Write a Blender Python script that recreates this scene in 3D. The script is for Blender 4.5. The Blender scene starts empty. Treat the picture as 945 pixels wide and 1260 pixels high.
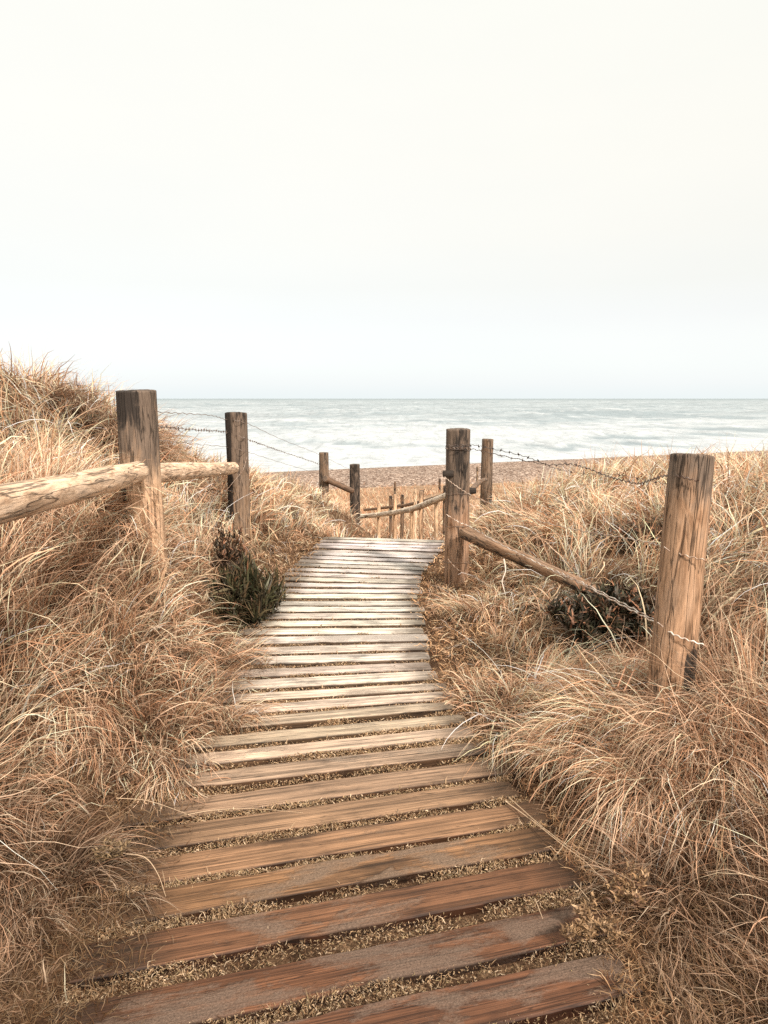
import bpy, math, random
import numpy as np
from mathutils import Vector, noise as mnoise

R = math.radians
C = bpy.context.scene.collection
rng = np.random.default_rng(7)
random.seed(7)

# ------------------------------------------------------------------ camera
F = 850.0                       # focal length in photo pixels (photo 945 x 1260)
PITCH = math.atan(140.0 / F)    # horizon sits 140 px above the centre
CH = 1.6
sp, cp = math.sin(PITCH), math.cos(PITCH)
cam_d = bpy.data.cameras.new("camera")
cam = bpy.data.objects.new("camera", cam_d); C.objects.link(cam)
cam.location = (0, 0, CH)
cam.rotation_euler = (math.pi / 2 - PITCH, 0, 0)
cam_d.sensor_fit = 'VERTICAL'; cam_d.sensor_height = 36.0
cam_d.lens = F / 1260.0 * 36.0
cam_d.clip_start = 0.05; cam_d.clip_end = 20000
bpy.context.scene.camera = cam

def P(px, py, D):
    """point seen at photo pixel (px,py), D metres along the view axis"""
    a = (px - 472.5) / F; b = (630.0 - py) / F
    return Vector((D * a, D * (cp + b * sp), CH + D * (-sp + b * cp)))
def G(px, py, z=0.0):
    """point seen at photo pixel lying at height z"""
    b = (630.0 - py) / F
    return P(px, py, (z - CH) / (-sp + b * cp))

# ------------------------------------------------------------------ helpers
def tag(o, label=None, cat=None, group=None, kind=None):
    if label: o['label'] = label
    if cat: o['category'] = cat
    if group: o['group'] = group
    if kind: o['kind'] = kind
    return o
def empty(name, loc, label=None, cat=None, group=None):
    o = bpy.data.objects.new(name, None); C.objects.link(o); o.location = loc
    o.empty_display_size = .1
    return tag(o, label, cat, group)
def link(name, me, mat, parent=None, smooth=True):
    o = bpy.data.objects.new(name, me); C.objects.link(o)
    if mat: me.materials.append(mat)
    if parent:
        o.parent = parent
        o.location = -parent.location      # mesh data below is in world coordinates
    if smooth:
        me.polygons.foreach_set('use_smooth', [True] * len(me.polygons))
    return o
def quad_mesh(name, verts, quads, cols=None):
    verts = np.asarray(verts, dtype=np.float32).reshape(-1, 3)
    quads = np.asarray(quads, dtype=np.int32).reshape(-1, 4)
    me = bpy.data.meshes.new(name)
    me.vertices.add(len(verts)); me.vertices.foreach_set('co', verts.ravel())
    me.loops.add(quads.size); me.loops.foreach_set('vertex_index', quads.ravel())
    me.polygons.add(len(quads))
    me.polygons.foreach_set('loop_start', np.arange(0, quads.size, 4, dtype=np.int32))
    me.update(calc_edges=True); me.validate()
    if cols is not None:
        cols = np.asarray(cols, dtype=np.float32).reshape(-1, 3)
        rgba = np.ones((len(verts), 4), dtype=np.float32); rgba[:, :3] = cols
        a = me.color_attributes.new('tint', 'FLOAT_COLOR', 'POINT')
        a.data.foreach_set('color', rgba.ravel())
    return me
def gridq(nr, nc, wrap=False):
    q = []
    r = np.arange(nr - 1)[:, None]; c = np.arange(nc if wrap else nc - 1)[None, :]
    c2 = (c + 1) % nc
    return np.stack([r * nc + c, r * nc + c2, (r + 1) * nc + c2, (r + 1) * nc + c], -1).reshape(-1, 4)
def sstep(a, b, x):
    t = np.clip((np.asarray(x, dtype=float) - a) / (b - a), 0, 1)
    return t * t * (3 - 2 * t)
_perm = np.random.default_rng(3).random((256, 256))
def vnoise(x, y):
    x = np.asarray(x, dtype=float); y = np.asarray(y, dtype=float)
    xi = np.floor(x).astype(int); yi = np.floor(y).astype(int)
    fx = x - xi; fy = y - yi; fx = fx * fx * (3 - 2 * fx); fy = fy * fy * (3 - 2 * fy)
    g = lambda i, j: _perm[i & 255, j & 255]
    a = g(xi, yi) * (1 - fx) + g(xi + 1, yi) * fx
    b = g(xi, yi + 1) * (1 - fx) + g(xi + 1, yi + 1) * fx
    return (a * (1 - fy) + b * fy) * 2 - 1
def fbm(x, y, o=4):
    s = 0; a = 1; t = 0
    for k in range(o):
        s = s + a * vnoise(x * 2 ** k + 17.3 * k, y * 2 ** k + 5.1 * k); t += a; a *= .5
    return s / t

# ------------------------------------------------------------------ materials
def mat(name):
    m = bpy.data.materials.new(name); m.use_nodes = True
    nt = m.node_tree; nt.nodes.clear()
    out = nt.nodes.new('ShaderNodeOutputMaterial')
    b = nt.nodes.new('ShaderNodeBsdfPrincipled')
    nt.links.new(b.outputs[0], out.inputs[0])
    return m, nt, b, out
def N(nt, t, **kw):
    n = nt.nodes.new(t)
    for k, v in kw.items():
        if k.startswith('i_'):
            key = k[2:]
            n.inputs[int(key) if key.isdigit() else key.replace('_', ' ')].default_value = v
        else: setattr(n, k, v)
    return n
def ramp(nt, stops, interp='LINEAR'):
    n = nt.nodes.new('ShaderNodeValToRGB'); cr = n.color_ramp; cr.interpolation = interp
    while len(cr.elements) > 1: cr.elements.remove(cr.elements[-1])
    cr.elements[0].position = stops[0][0]; cr.elements[0].color = (*stops[0][1], 1)
    for p, c in stops[1:]:
        e = cr.elements.new(p); e.color = (*c, 1)
    return n
def g3(v): return (v, v, v)
def mixc(nt, a, b, fac, mode='MIX'):
    n = nt.nodes.new('ShaderNodeMix'); n.data_type = 'RGBA'; n.blend_type = mode
    L = nt.links
    for sock, v in ((n.inputs[0], fac), (n.inputs[6], a), (n.inputs[7], b)):
        if hasattr(v, 'is_linked') or hasattr(v, 'links'): L.new(v, sock)
        elif isinstance(v, (int, float)): sock.default_value = v
        else: sock.default_value = (*v, 1)
    return n.outputs[2]
def mth(nt, op, a, b=None, c=None):
    n = nt.nodes.new('ShaderNodeMath'); n.operation = op
    for i, v in enumerate((a, b, c)):
        if v is None: continue
        if isinstance(v, (int, float)): n.inputs[i].default_value = v
        else: nt.links.new(v, n.inputs[i])
    return n.outputs[0]

def grass_material(name, transl=.25, spec=.15, rough=.6):
    m, nt, b, out = mat(name); L = nt.links
    at = N(nt, 'ShaderNodeAttribute', attribute_name='tint')
    L.new(at.outputs['Color'], b.inputs['Base Color'])
    b.inputs['Roughness'].default_value = rough
    b.inputs['Specular IOR Level'].default_value = spec
    tr = N(nt, 'ShaderNodeBsdfTranslucent'); L.new(at.outputs['Color'], tr.inputs['Color'])
    mx = N(nt, 'ShaderNodeMixShader'); mx.inputs[0].default_value = transl
    L.new(b.outputs[0], mx.inputs[1]); L.new(tr.outputs[0], mx.inputs[2]); L.new(mx.outputs[0], out.inputs[0])
    return m
M_grass = grass_material('dry_grass', .25, .04, .75)
M_leaf = grass_material('shrub_leaf', .12, .3, .5)
M_litter = grass_material('litter', .05, .1, .8)

def wood_plank_material():
    m, nt, b, out = mat('plank_wood'); L = nt.links
    tc = N(nt, 'ShaderNodeTexCoord'); oi = N(nt, 'ShaderNodeObjectInfo')
    rnd = mth(nt, 'MULTIPLY', oi.outputs['Random'], 40.0)
    off = N(nt, 'ShaderNodeCombineXYZ'); L.new(rnd, off.inputs[0]); L.new(rnd, off.inputs[1]); L.new(rnd, off.inputs[2])
    add = N(nt, 'ShaderNodeVectorMath', operation='ADD'); L.new(tc.outputs['Object'], add.inputs[0]); L.new(off.outputs[0], add.inputs[1])
    def mapped(s):
        mp = N(nt, 'ShaderNodeMapping'); mp.inputs['Scale'].default_value = s; L.new(add.outputs[0], mp.inputs[0]); return mp.outputs[0]
    g1 = N(nt, 'ShaderNodeTexNoise', i_Scale=1.0, i_Detail=6.0, i_Roughness=.6, i_Distortion=.12); L.new(mapped((1.3, 60, 25)), g1.inputs[0])
    g2 = N(nt, 'ShaderNodeTexNoise', i_Scale=1.0, i_Detail=5.0, i_Roughness=.6); L.new(mapped((3, 190, 70)), g2.inputs[0])
    bl = N(nt, 'ShaderNodeTexNoise', i_Scale=1.0, i_Detail=6.0, i_Roughness=.6, i_Distortion=.4); L.new(mapped((3.5, 7, 7)), bl.inputs[0])
    gr = ramp(nt, [(.30, g3(.18)), (.42, g3(.62)), (.52, g3(1.02)), (.7, g3(1.4))]); L.new(g1.outputs[0], gr.inputs[0])
    gf = ramp(nt, [(.36, g3(.42)), (.5, g3(1)), (.66, g3(1.25))]); L.new(g2.outputs[0], gf.inputs[0])
    blr = ramp(nt, [(.32, g3(.30)), (.44, g3(.78)), (.6, g3(1.05)), (.72, g3(1.28))]); L.new(bl.outputs[0], blr.inputs[0])
    c = mixc(nt, oi.outputs['Color'], gr.outputs[0], .85, 'MULTIPLY')
    c = mixc(nt, c, gf.outputs[0], .9, 'MULTIPLY')
    c = mixc(nt, c, blr.outputs[0], .8, 'MULTIPLY')
    # knots
    kn = N(nt, 'ShaderNodeTexVoronoi', i_Scale=1.0); L.new(mapped((2.4, 11, 3)), kn.inputs[0])
    knr = ramp(nt, [(.0, g3(.18)), (.05, g3(.35)), (.09, g3(1))]); L.new(kn.outputs['Distance'], knr.inputs[0])
    c = mixc(nt, c, knr.outputs[0], .85, 'MULTIPLY')
    # fine drying checks
    ck = N(nt, 'ShaderNodeTexNoise', i_Scale=1.0, i_Detail=2.0, i_Roughness=.5, i_Distortion=.1); L.new(mapped((1.6, 42, 10)), ck.inputs[0])
    ckd = mth(nt, 'ABSOLUTE', mth(nt, 'SUBTRACT', ck.outputs[0], .47))
    ckr = ramp(nt, [(.0, g3(.15)), (.006, g3(.5)), (.014, g3(1))]); L.new(ckd, ckr.inputs[0])
    c = mixc(nt, c, ckr.outputs[0], .75, 'MULTIPLY')
    # dark algae and damp at the plank ends (vertex tint channel)
    at = N(nt, 'ShaderNodeAttribute', attribute_name='tint')
    sep = N(nt, 'ShaderNodeSeparateColor'); L.new(at.outputs['Color'], sep.inputs[0])
    em = mth(nt, 'MULTIPLY_ADD', bl.outputs[0], 1.5, -.75)
    em = mth(nt, 'ADD', em, sep.outputs[0])
    er = ramp(nt, [(.35, g3(0)), (.75, g3(1))]); L.new(em, er.inputs[0])
    dk = mixc(nt, c, (.19, .15, .12), .75, 'MULTIPLY'); dk = mixc(nt, dk, (.05, .042, .03), .3)
    c = mixc(nt, c, dk, er.outputs[0])
    # gritty sand crust stuck to the boards
    sn = N(nt, 'ShaderNodeTexNoise', i_Scale=1.0, i_Detail=7.0, i_Roughness=.55, i_Distortion=.5); L.new(mapped((3.0, 8, 8)), sn.inputs[0])
    sn2 = N(nt, 'ShaderNodeTexNoise', i_Scale=55.0, i_Detail=4.0, i_Roughness=.7); L.new(add.outputs[0], sn2.inputs[0])
    s2 = mth(nt, 'ADD', sn.outputs[0], mth(nt, 'MULTIPLY_ADD', sep.outputs[1], .3, -.15))
    s2 = mth(nt, 'ADD', s2, mth(nt, 'MULTIPLY_ADD', sn2.outputs[0], .16, -.08))
    sm = ramp(nt, [(.575, g3(0)), (.63, g3(.6)), (.70, g3(.95))]); L.new(s2, sm.inputs[0])
    sg = N(nt, 'ShaderNodeTexNoise', i_Scale=160.0, i_Detail=4.0, i_Roughness=.7); L.new(add.outputs[0], sg.inputs[0])
    sgr = ramp(nt, [(.3, g3(.45)), (.5, g3(.95)), (.7, g3(1.45))]); L.new(sg.outputs[0], sgr.inputs[0])
    tone = mixc(nt, oi.outputs['Color'], (.175, .145, .115), .62)
    sand = mixc(nt, tone, sgr.outputs[0], 1.0, 'MULTIPLY')
    c = mixc(nt, c, sand, mth(nt, 'MULTIPLY', sm.outputs[0], .9))
    c = mixc(nt, c, mixc(nt, c, (.17, .13, .10), 1.0, 'MULTIPLY'), sep.outputs[2])  # plank sides darkened in the colour so the gaps look shaded
    L.new(c, b.inputs['Base Color'])
    b.inputs['Roughness'].default_value = .62
    b.inputs['Specular IOR Level'].default_value = .3
    h = mth(nt, 'MULTIPLY_ADD', g1.outputs[0], .8, mth(nt, 'MULTIPLY', g2.outputs[0], .5))
    h = mth(nt, 'ADD', h, mth(nt, 'MULTIPLY', sm.outputs[0], mth(nt, 'MULTIPLY_ADD', sg.outputs[0], .9, .5)))
    bp = N(nt, 'ShaderNodeBump', i_Strength=.8, i_Distance=.006); L.new(h, bp.inputs['Height']); L.new(bp.outputs[0], b.inputs['Normal'])
    return m
M_plank = wood_plank_material()

def wood_post_material(name='post_wood', vert=True):
    m, nt, b, out = mat(name); L = nt.links
    tc = N(nt, 'ShaderNodeTexCoord'); oi = N(nt, 'ShaderNodeObjectInfo')
    uv = N(nt, 'ShaderNodeUVMap', uv_map='grain')
    def mapped(s):
        mp = N(nt, 'ShaderNodeMapping'); mp.inputs['Scale'].default_value = s; L.new(uv.outputs[0], mp.inputs[0]); return mp.outputs[0]
    # uv: x = distance round the log, y = along the log (metres), seam hidden at the back
    g1 = N(nt, 'ShaderNodeTexNoise', i_Scale=1.0, i_Detail=9.0, i_Roughness=.68, i_Distortion=.9); L.new(mapped((34, 4.5, 1)), g1.inputs[0])
    g2 = N(nt, 'ShaderNodeTexNoise', i_Scale=1.0, i_Detail=6.0, i_Roughness=.7); L.new(mapped((150, 9, 1)), g2.inputs[0])
    bl = N(nt, 'ShaderNodeTexNoise', i_Scale=1.0, i_Detail=6.0, i_Roughness=.6, i_Distortion=1.2); L.new(mapped((14, 4, 1)), bl.inputs[0])
    at = N(nt, 'ShaderNodeAttribute', attribute_name='tint')
    sep = N(nt, 'ShaderNodeSeparateColor'); L.new(at.outputs['Color'], sep.inputs[0])
    gr = ramp(nt, [(.30, g3(.28)), (.44, g3(.78)), (.56, g3(1.02)), (.70, g3(1.35))]); L.new(g1.outputs[0], gr.inputs[0])
    gf = ramp(nt, [(.33, g3(.6)), (.5, g3(1)), (.7, g3(1.12))]); L.new(g2.outputs[0], gf.inputs[0])
    # base: warm tan to grey-brown
    bl2 = ramp(nt, [(.3, (.45, .32, .22)), (.45, (.92, .80, .68)), (.62, (1.2, 1.1, 1.0))]); L.new(bl.outputs[0], bl2.inputs[0])
    c = mixc(nt, oi.outputs['Color'], bl2.outputs[0], .9, 'MULTIPLY')
    c = mixc(nt, c, gr.outputs[0], .9, 'MULTIPLY'); c = mixc(nt, c, gf.outputs[0], .8, 'MULTIPLY')
    # grey weathering (G channel) and painted side shade with black algae stain (R channel)
    gw = mth(nt, 'ADD', sep.outputs[1], mth(nt, 'MULTIPLY_ADD', bl.outputs[0], 1.2, -.6))
    gwr = ramp(nt, [(.25, g3(0)), (.7, g3(1))]); L.new(gw, gwr.inputs[0])
    grey = mixc(nt, (.185, .135, .10), gr.outputs[0], .9, 'MULTIPLY'); grey = mixc(nt, grey, gf.outputs[0], .8, 'MULTIPLY')
    c = mixc(nt, c, grey, gwr.outputs[0])
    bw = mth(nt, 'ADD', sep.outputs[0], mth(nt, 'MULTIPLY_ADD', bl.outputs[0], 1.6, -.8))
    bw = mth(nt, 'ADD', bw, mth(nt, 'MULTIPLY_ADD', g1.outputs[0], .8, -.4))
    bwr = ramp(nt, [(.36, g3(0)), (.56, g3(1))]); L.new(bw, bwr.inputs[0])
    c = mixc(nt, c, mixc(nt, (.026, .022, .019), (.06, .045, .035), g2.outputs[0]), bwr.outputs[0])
    # drying cracks running along the log
    ck = N(nt, 'ShaderNodeTexNoise', i_Scale=1.0, i_Detail=3.0, i_Roughness=.5, i_Distortion=.6); L.new(mapped((26, 1.6, 1)), ck.inputs[0])
    ckd = mth(nt, 'ABSOLUTE', mth(nt, 'SUBTRACT', ck.outputs[0], .5))
    ckr = ramp(nt, [(.0, g3(.12)), (.009, g3(.35)), (.02, g3(1))]); L.new(ckd, ckr.inputs[0])
    c = mixc(nt, c, ckr.outputs[0], .8, 'MULTIPLY')
    L.new(c, b.inputs['Base Color']); b.inputs['Roughness'].default_value = .75
    b.inputs['Specular IOR Level'].default_value = .2
    h = mth(nt, 'ADD', mth(nt, 'MULTIPLY', g1.outputs[0], .9), mth(nt, 'MULTIPLY', g2.outputs[0], .35))
    h = mth(nt, 'ADD', h, mth(nt, 'MULTIPLY', ckr.outputs[0], .5))
    bp = N(nt, 'ShaderNodeBump', i_Strength=.9, i_Distance=.008); L.new(h, bp.inputs['Height']); L.new(bp.outputs[0], b.inputs['Normal'])
    return m
M_post = wood_post_material()
def metal():
    m, nt, b, out = mat('rusted_wire'); L = nt.links
    tc = N(nt, 'ShaderNodeTexCoord'); n = N(nt, 'ShaderNodeTexNoise', i_Scale=35.0, i_Detail=3.0); L.new(tc.outputs['Object'], n.inputs[0])
    oi = N(nt, 'ShaderNodeObjectInfo')
    r = ramp(nt, [(.35, (.45, .3, .22)), (.6, (1, 1, 1))]); L.new(n.outputs[0], r.inputs[0])
    L.new(mixc(nt, oi.outputs['Color'], r.outputs[0], 1.0, 'MULTIPLY'), b.inputs['Base Color'])
    b.inputs['Metallic'].default_value = .35; b.inputs['Roughness'].default_value = .5
    return m
M_wire = metal()

# ------------------------------------------------------------------ boardwalk layout
T_R = ([640, 668, 690, 715, 760, 800, 832, 867, 900, 943, 970, 994, 1025, 1070, 1115, 1163, 1260, 1600],
       [560, 548, 530, 516, 519, 530, 540, 563, 592, 620, 640, 662, 684, 716, 744, 765, 800, 900])
T_L = ([640, 668, 690, 720, 760, 800, 850, 905, 960, 1030, 1100, 1163, 1260, 1600],
       [405, 392, 368, 338, 305, 278, 250, 213, 178, 140, 108, 84, 45, -60])
T_M = ([640, 670, 700, 740, 780, 820, 860, 900, 952, 1016, 1116, 1180, 1260, 1600],
       [.03, .03, .035, 0.0, -.012, -.04, -.07, -.10, -.127, -.155, -.185, -.205, -.22, -.25])
yrows = [1600, 1400, 1262, 1183, 1116, 1065, 1028, 991, 961, 933, 910, 892, 875, 861, 848, 834]
h0 = G(472, 834).y
k = 1
while h0 + .166 * k < 7.85:
    h = h0 + .166 * k
    # pixel row of (h, z=0)
    tanv = CH / h
    yrows.append(630 + F * math.tan(math.atan(tanv) - PITCH)); k += 1
planks = []
for i, y in enumerate(yrows):
    m_ = float(np.interp(y, *T_M))
    yl = y + m_ * (200 - 470); yl = y + m_ * (float(np.interp(yl, *T_L)) - 470)
    xl = float(np.interp(yl, *T_L))
    yr = y + m_ * (650 - 470); yr = y + m_ * (float(np.interp(yr, *T_R)) - 470)
    xr = float(np.interp(yr, *T_R))
    j1, j2 = random.uniform(-.03, .03), random.uniform(-.035, .035)
    a = G(xl, yl); b = G(xr, yr); d = (b - a).normalized()
    planks.append([a - d * j1, b + d * j2])
def center(i): return (planks[i][0] + planks[i][1]) / 2
edgeR = sorted([(p[1].y, p[1].x) for p in planks]); edgeL = sorted([(p[0].y, p[0].x) for p in planks])
eRy = np.array([-6] + [e[0] for e in edgeR] + [9.5, 12, 14, 18]); eRx = np.array([edgeR[0][1]] + [e[1] for e in edgeR] + [1.2, 1.2, 1.1, 1.1])
eLy = np.array([-6] + [e[0] for e in edgeL] + [9.5, 12, 14, 18]); eLx = np.array([edgeL[0][1]] + [e[1] for e in edgeL] + [-.5, -.3, -.5, -.6])
def smooth_tab(ty, tx):
    yy = np.linspace(-6, 18, 241); xx = np.interp(yy, ty, tx)
    kk = np.exp(-np.linspace(-2, 2, 7) ** 2); kk /= kk.sum()
    xs = np.convolve(np.pad(xx, 3, mode='edge'), kk, mode='valid')
    return yy, xs
EL = smooth_tab(eLy, eLx); ER = smooth_tab(eRy, eRx)
def dist_edge(x, y):
    """>0 outside the walk; side -1 left / +1 right"""
    l = np.interp(y, *EL); r = np.interp(y, *ER)
    return np.maximum(l - x, x - r), np.where(x < (l + r) / 2, -1, 1)

# ------------------------------------------------------------------ terrain
cpts = []
for y in np.arange(-4, 7.9, .8):
    l = float(np.interp(y, *EL)); r = float(np.interp(y, *ER))
    for x in (l, (l + r) / 2, r): cpts.append((x, y, -.035))
cpts += [(.2, 9, -.42), (0, 10.5, -.78), (.5, 10.5, -.78), (.6, 12, -1.1), (0, 12, -1.12), (0, 13.4, -1.4), (.9, 13.2, -1.3), (0, 16, -1.68), (.8, 9.6, -.5),
  (-1.40, 3.85, .80), (-1.2, 3.85, .32), (-1.34, 2.6, .22), (-1.7, 2.6, .56), (-1.5, 1.5, .15), (-2.2, 1.5, .6), (-3, 2, .95), (-1.95, 3.9, .95), (-2.6, 4, 1.05),
  (-1.48, 6.9, .16), (-1.1, 6.5, .03), (-1.35, 5.2, .36), (-1.8, 5.2, .6), (-2.2, 6.3, .72), (-3, 7, 1.44), (-2.35, 7.2, 1.0), (-4.5, 7, 1.95), (-4, 5, 1.35),
  (-1.8, 9, .42), (-2.8, 9, .6), (-1.1, 10.5, .0), (-.5, 11.3, -.42), (-1.2, 8, .06), (-.85, 9, -.2), (-2.5, 11, .15), (-1.13, 13, -.62), (-.54, 13, -.8), (-3, 13, -.2),
  (-5, 11, .7), (-8, 9, 1.5), (-8, 4, 1.4), (-8, 0, 1.1), (-6, 14, .1), (-8, 18, -.5), (-3, 17, -1.2),
  (.9, 5.7, .06), (1.3, 6.5, .25), (2.1, 8, .46), (1.2, 8, .05), (1.35, 9, .0), (3, 8, .52), (3.5, 10, .4), (2, 11, -.1), (5, 9, .55), (8, 10, .5), (8, 4, .85), (8, 0, .8),
  (5, 5, .8), (3, 5, .62), (2.2, 5.5, .5), (1.5, 5, .28), (1.3, 2.95, .2), (.95, 3.3, .04), (1.55, 3.8, .28), (2, 2.5, .45), (1.3, 2, .1), (1.05, 1.5, .0), (2, 1, .35),
  (3, 2.5, .7), (3.5, 3.5, .72), (1.8, 14, -1.0), (4, 14, -.6), (8, 16, -.8), (3, 18, -1.5)]
cpts = np.array(cpts)
def tk(r2): return np.where(r2 > 1e-12, r2 * np.log(np.maximum(r2, 1e-12)), 0) * .5
def tps_fit(c, lam=.004):
    n = len(c); r2 = (c[:, None, 0] - c[None, :, 0]) ** 2 + (c[:, None, 1] - c[None, :, 1]) ** 2
    K = tk(r2) + lam * np.eye(n); Pm = np.c_[np.ones(n), c[:, :2]]
    A = np.block([[K, Pm], [Pm.T, np.zeros((3, 3))]])
    return np.linalg.solve(A, np.r_[c[:, 2], 0, 0, 0])
W = tps_fit(cpts)
def tps(x, y):
    s = W[-3] + W[-2] * x + W[-1] * y
    for i, c in enumerate(cpts): s = s + W[i] * tk((x - c[0]) ** 2 + (y - c[1]) ** 2)
    return s
def shore(x): return 57 + .45 * np.clip(x, -45, 120)
def zg_exact(x, y):
    x = np.asarray(x, dtype=float); y = np.asarray(y, dtype=float)
    xc = np.clip(x, -9, 9); yc = np.clip(y, -4, 18)
    near = tps(xc, yc)
    near = near + .07 * fbm(x * 1.3 + 9, y * 1.3, 3) * sstep(.1, .6, dist_edge(x, y)[0]) + .025 * fbm(x * 5, y * 5, 3) * sstep(.0, .3, dist_edge(x, y)[0])
    t = y * 57 / shore(x)
    far = np.interp(t, [-10, 12, 15, 20, 25, 36, 45, 57, 75, 200], [-.6, -1.1, -1.52, -1.95, -2.35, -3.0, -3.4, -4.02, -5.5, -12])
    far = far + sstep(14, 20, y) * (1 - sstep(30, 38, t)) * .28 * fbm(x * .35, y * .35, 3)
    side = np.interp(y, [-10, 8, 14, 18, 25, 30], [.9, .9, .1, -1.0, -1.9, -2.5]) + .35 * fbm(x * .25, y * .25, 3)
    far = np.where(y < 30, far + (side - far) * sstep(6, 11, np.abs(x)) * (1 - sstep(22, 30, y)), far)
    w = sstep(12.5, 17, y)
    w = np.maximum(w, sstep(6.5, 9, np.abs(x)))
    z = near * (1 - w) + far * w
    d = dist_edge(x, y)[0]
    flat = (1 - sstep(-.02, .18, d)) * (1 - sstep(7.6, 8.2, y))
    return z * (1 - flat) + (-.032) * flat
# cached grid for quick look-ups in the grass
gx = np.linspace(-12, 12, 481); gy = np.linspace(-4, 44, 961)
GX, GY = np.meshgrid(gx, gy); GZ = zg_exact(GX, GY)
def zg(x, y):
    fx = np.clip((x + 12) / 24 * 480, 0, 479.999); fy = np.clip((y + 4) / 48 * 960, 0, 959.999)
    i = fx.astype(int); j = fy.astype(int); a = fx - i; b = fy - j
    return (GZ[j, i] * (1 - a) + GZ[j, i + 1] * a) * (1 - b) + (GZ[j + 1, i] * (1 - a) + GZ[j + 1, i + 1] * a) * b
def zgs(x, y): return float(zg_exact(np.array([x]), np.array([y]))[0])

def ground_material():
    m, nt, b, out = mat('dune_soil'); L = nt.links
    ge = N(nt, 'ShaderNodeNewGeometry')
    n1 = N(nt, 'ShaderNodeTexNoise', i_Scale=9.0, i_Detail=8.0, i_Roughness=.7); L.new(ge.outputs['Position'], n1.inputs[0])
    n2 = N(nt, 'ShaderNodeTexNoise', i_Scale=90.0, i_Detail=5.0, i_Roughness=.7); L.new(ge.outputs['Position'], n2.inputs[0])
    r1 = ramp(nt, [(.3, (.05, .028, .016)), (.5, (.15, .085, .048)), (.7, (.30, .19, .11))]); L.new(n1.outputs[0], r1.inputs[0])
    r2 = ramp(nt, [(.3, g3(.35)), (.5, g3(.9)), (.7, g3(1.6))]); L.new(n2.outputs[0], r2.inputs[0])
    c = mixc(nt, r1.outputs[0], r2.outputs[0], 1.0, 'MULTIPLY')
    sx = N(nt, 'ShaderNodeSeparateXYZ'); L.new(ge.outputs['Position'], sx.inputs[0])
    fr = N(nt, 'ShaderNodeMapRange', i_1=9.0, i_2=18.0); L.new(sx.outputs[1], fr.inputs[0])
    n3 = N(nt, 'ShaderNodeTexNoise', i_Scale=1.1, i_Detail=9.0, i_Roughness=.7); L.new(ge.outputs['Position'], n3.inputs[0])
    rf = ramp(nt, [(.3, (.17, .10, .06)), (.5, (.36, .24, .15)), (.65, (.5, .36, .24))]); L.new(n3.outputs[0], rf.inputs[0])
    c = mixc(nt, c, rf.outputs[0], fr.outputs[0])
    L.new(c, b.inputs['Base Color']); b.inputs['Roughness'].default_value = .95; b.inputs['Specular IOR Level'].default_value = .1
    bp = N(nt, 'ShaderNodeBump', i_Strength=1.0, i_Distance=.02); L.new(n2.outputs[0], bp.inputs['Height']); L.new(bp.outputs[0], b.inputs['Normal'])
    return m
def beach_material():
    m, nt, b, out = mat('shingle'); L = nt.links
    ge = N(nt, 'ShaderNodeNewGeometry')
    mp = N(nt, 'ShaderNodeMapping'); mp.inputs['Scale'].default_value = (1, .45, 1); L.new(ge.outputs['Position'], mp.inputs[0])
    v = N(nt, 'ShaderNodeTexVoronoi', i_Scale=9.0); L.new(mp.outputs[0], v.inputs[0])
    v2 = N(nt, 'ShaderNodeTexVoronoi', i_Scale=20.0); L.new(mp.outputs[0], v2.inputs[0])
    s = N(nt, 'ShaderNodeSeparateColor'); L.new(v.outputs['Color'], s.inputs[0])
    s2 = N(nt, 'ShaderNodeSeparateColor'); L.new(v2.outputs['Color'], s2.inputs[0])
    r1 = ramp(nt, [(0, (.10, .06, .042)), (.3, (.22, .145, .105)), (.65, (.36, .255, .19)), (1, (.66, .53, .43))]); L.new(s.outputs[0], r1.inputs[0])
    r2 = ramp(nt, [(0, g3(.55)), (1, g3(1.35))]); L.new(s2.outputs[0], r2.inputs[0])
    c = mixc(nt, r1.outputs[0], r2.outputs[0], 1.0, 'MULTIPLY')
    n3 = N(nt, 'ShaderNodeTexNoise', i_Scale=.35, i_Detail=5.0); L.new(mp.outputs[0], n3.inputs[0])
    r3 = ramp(nt, [(.35, g3(.85)), (.65, g3(1.12))]); L.new(n3.outputs[0], r3.inputs[0])
    c = mixc(nt, c, r3.outputs[0], 1.0, 'MULTIPLY')
    L.new(c, b.inputs['Base Color']); b.inputs['Roughness'].default_value = .9; b.inputs['Specular IOR Level'].default_value = .15
    bp = N(nt, 'ShaderNodeBump', i_Strength=.9, i_Distance=.06); L.new(v.outputs['Distance'], bp.inputs['Height']); L.new(bp.outputs[0], b.inputs['Normal'])
    return m
def split_y(x): return np.clip(36 + .3 * x, 24, 58)
def sheet(name, y0f, y1f, nx, ny, xlim, mat_, pw):
    u = np.linspace(-1, 1, nx); xs = np.sign(u) * np.abs(u) ** 2.2 * xlim
    v = np.linspace(0, 1, ny) ** pw
    X, V = np.meshgrid(xs, v); Y0 = y0f(X); Y1 = y1f(X); Y = Y0 + (Y1 - Y0) * V
    Z = zg_exact(X, Y)
    me = quad_mesh(name, np.stack([X, Y, Z], -1), gridq(ny, nx))
    o = link(name, me, mat_); tag(o, kind='structure'); return o
sheet('ground', lambda x: x * 0 - 4.0, split_y, 420, 520, 90, ground_material(), 1.5)
sheet('beach', split_y, lambda x: shore(x) + 25, 160, 160, 90, beach_material(), 1.0)

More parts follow.
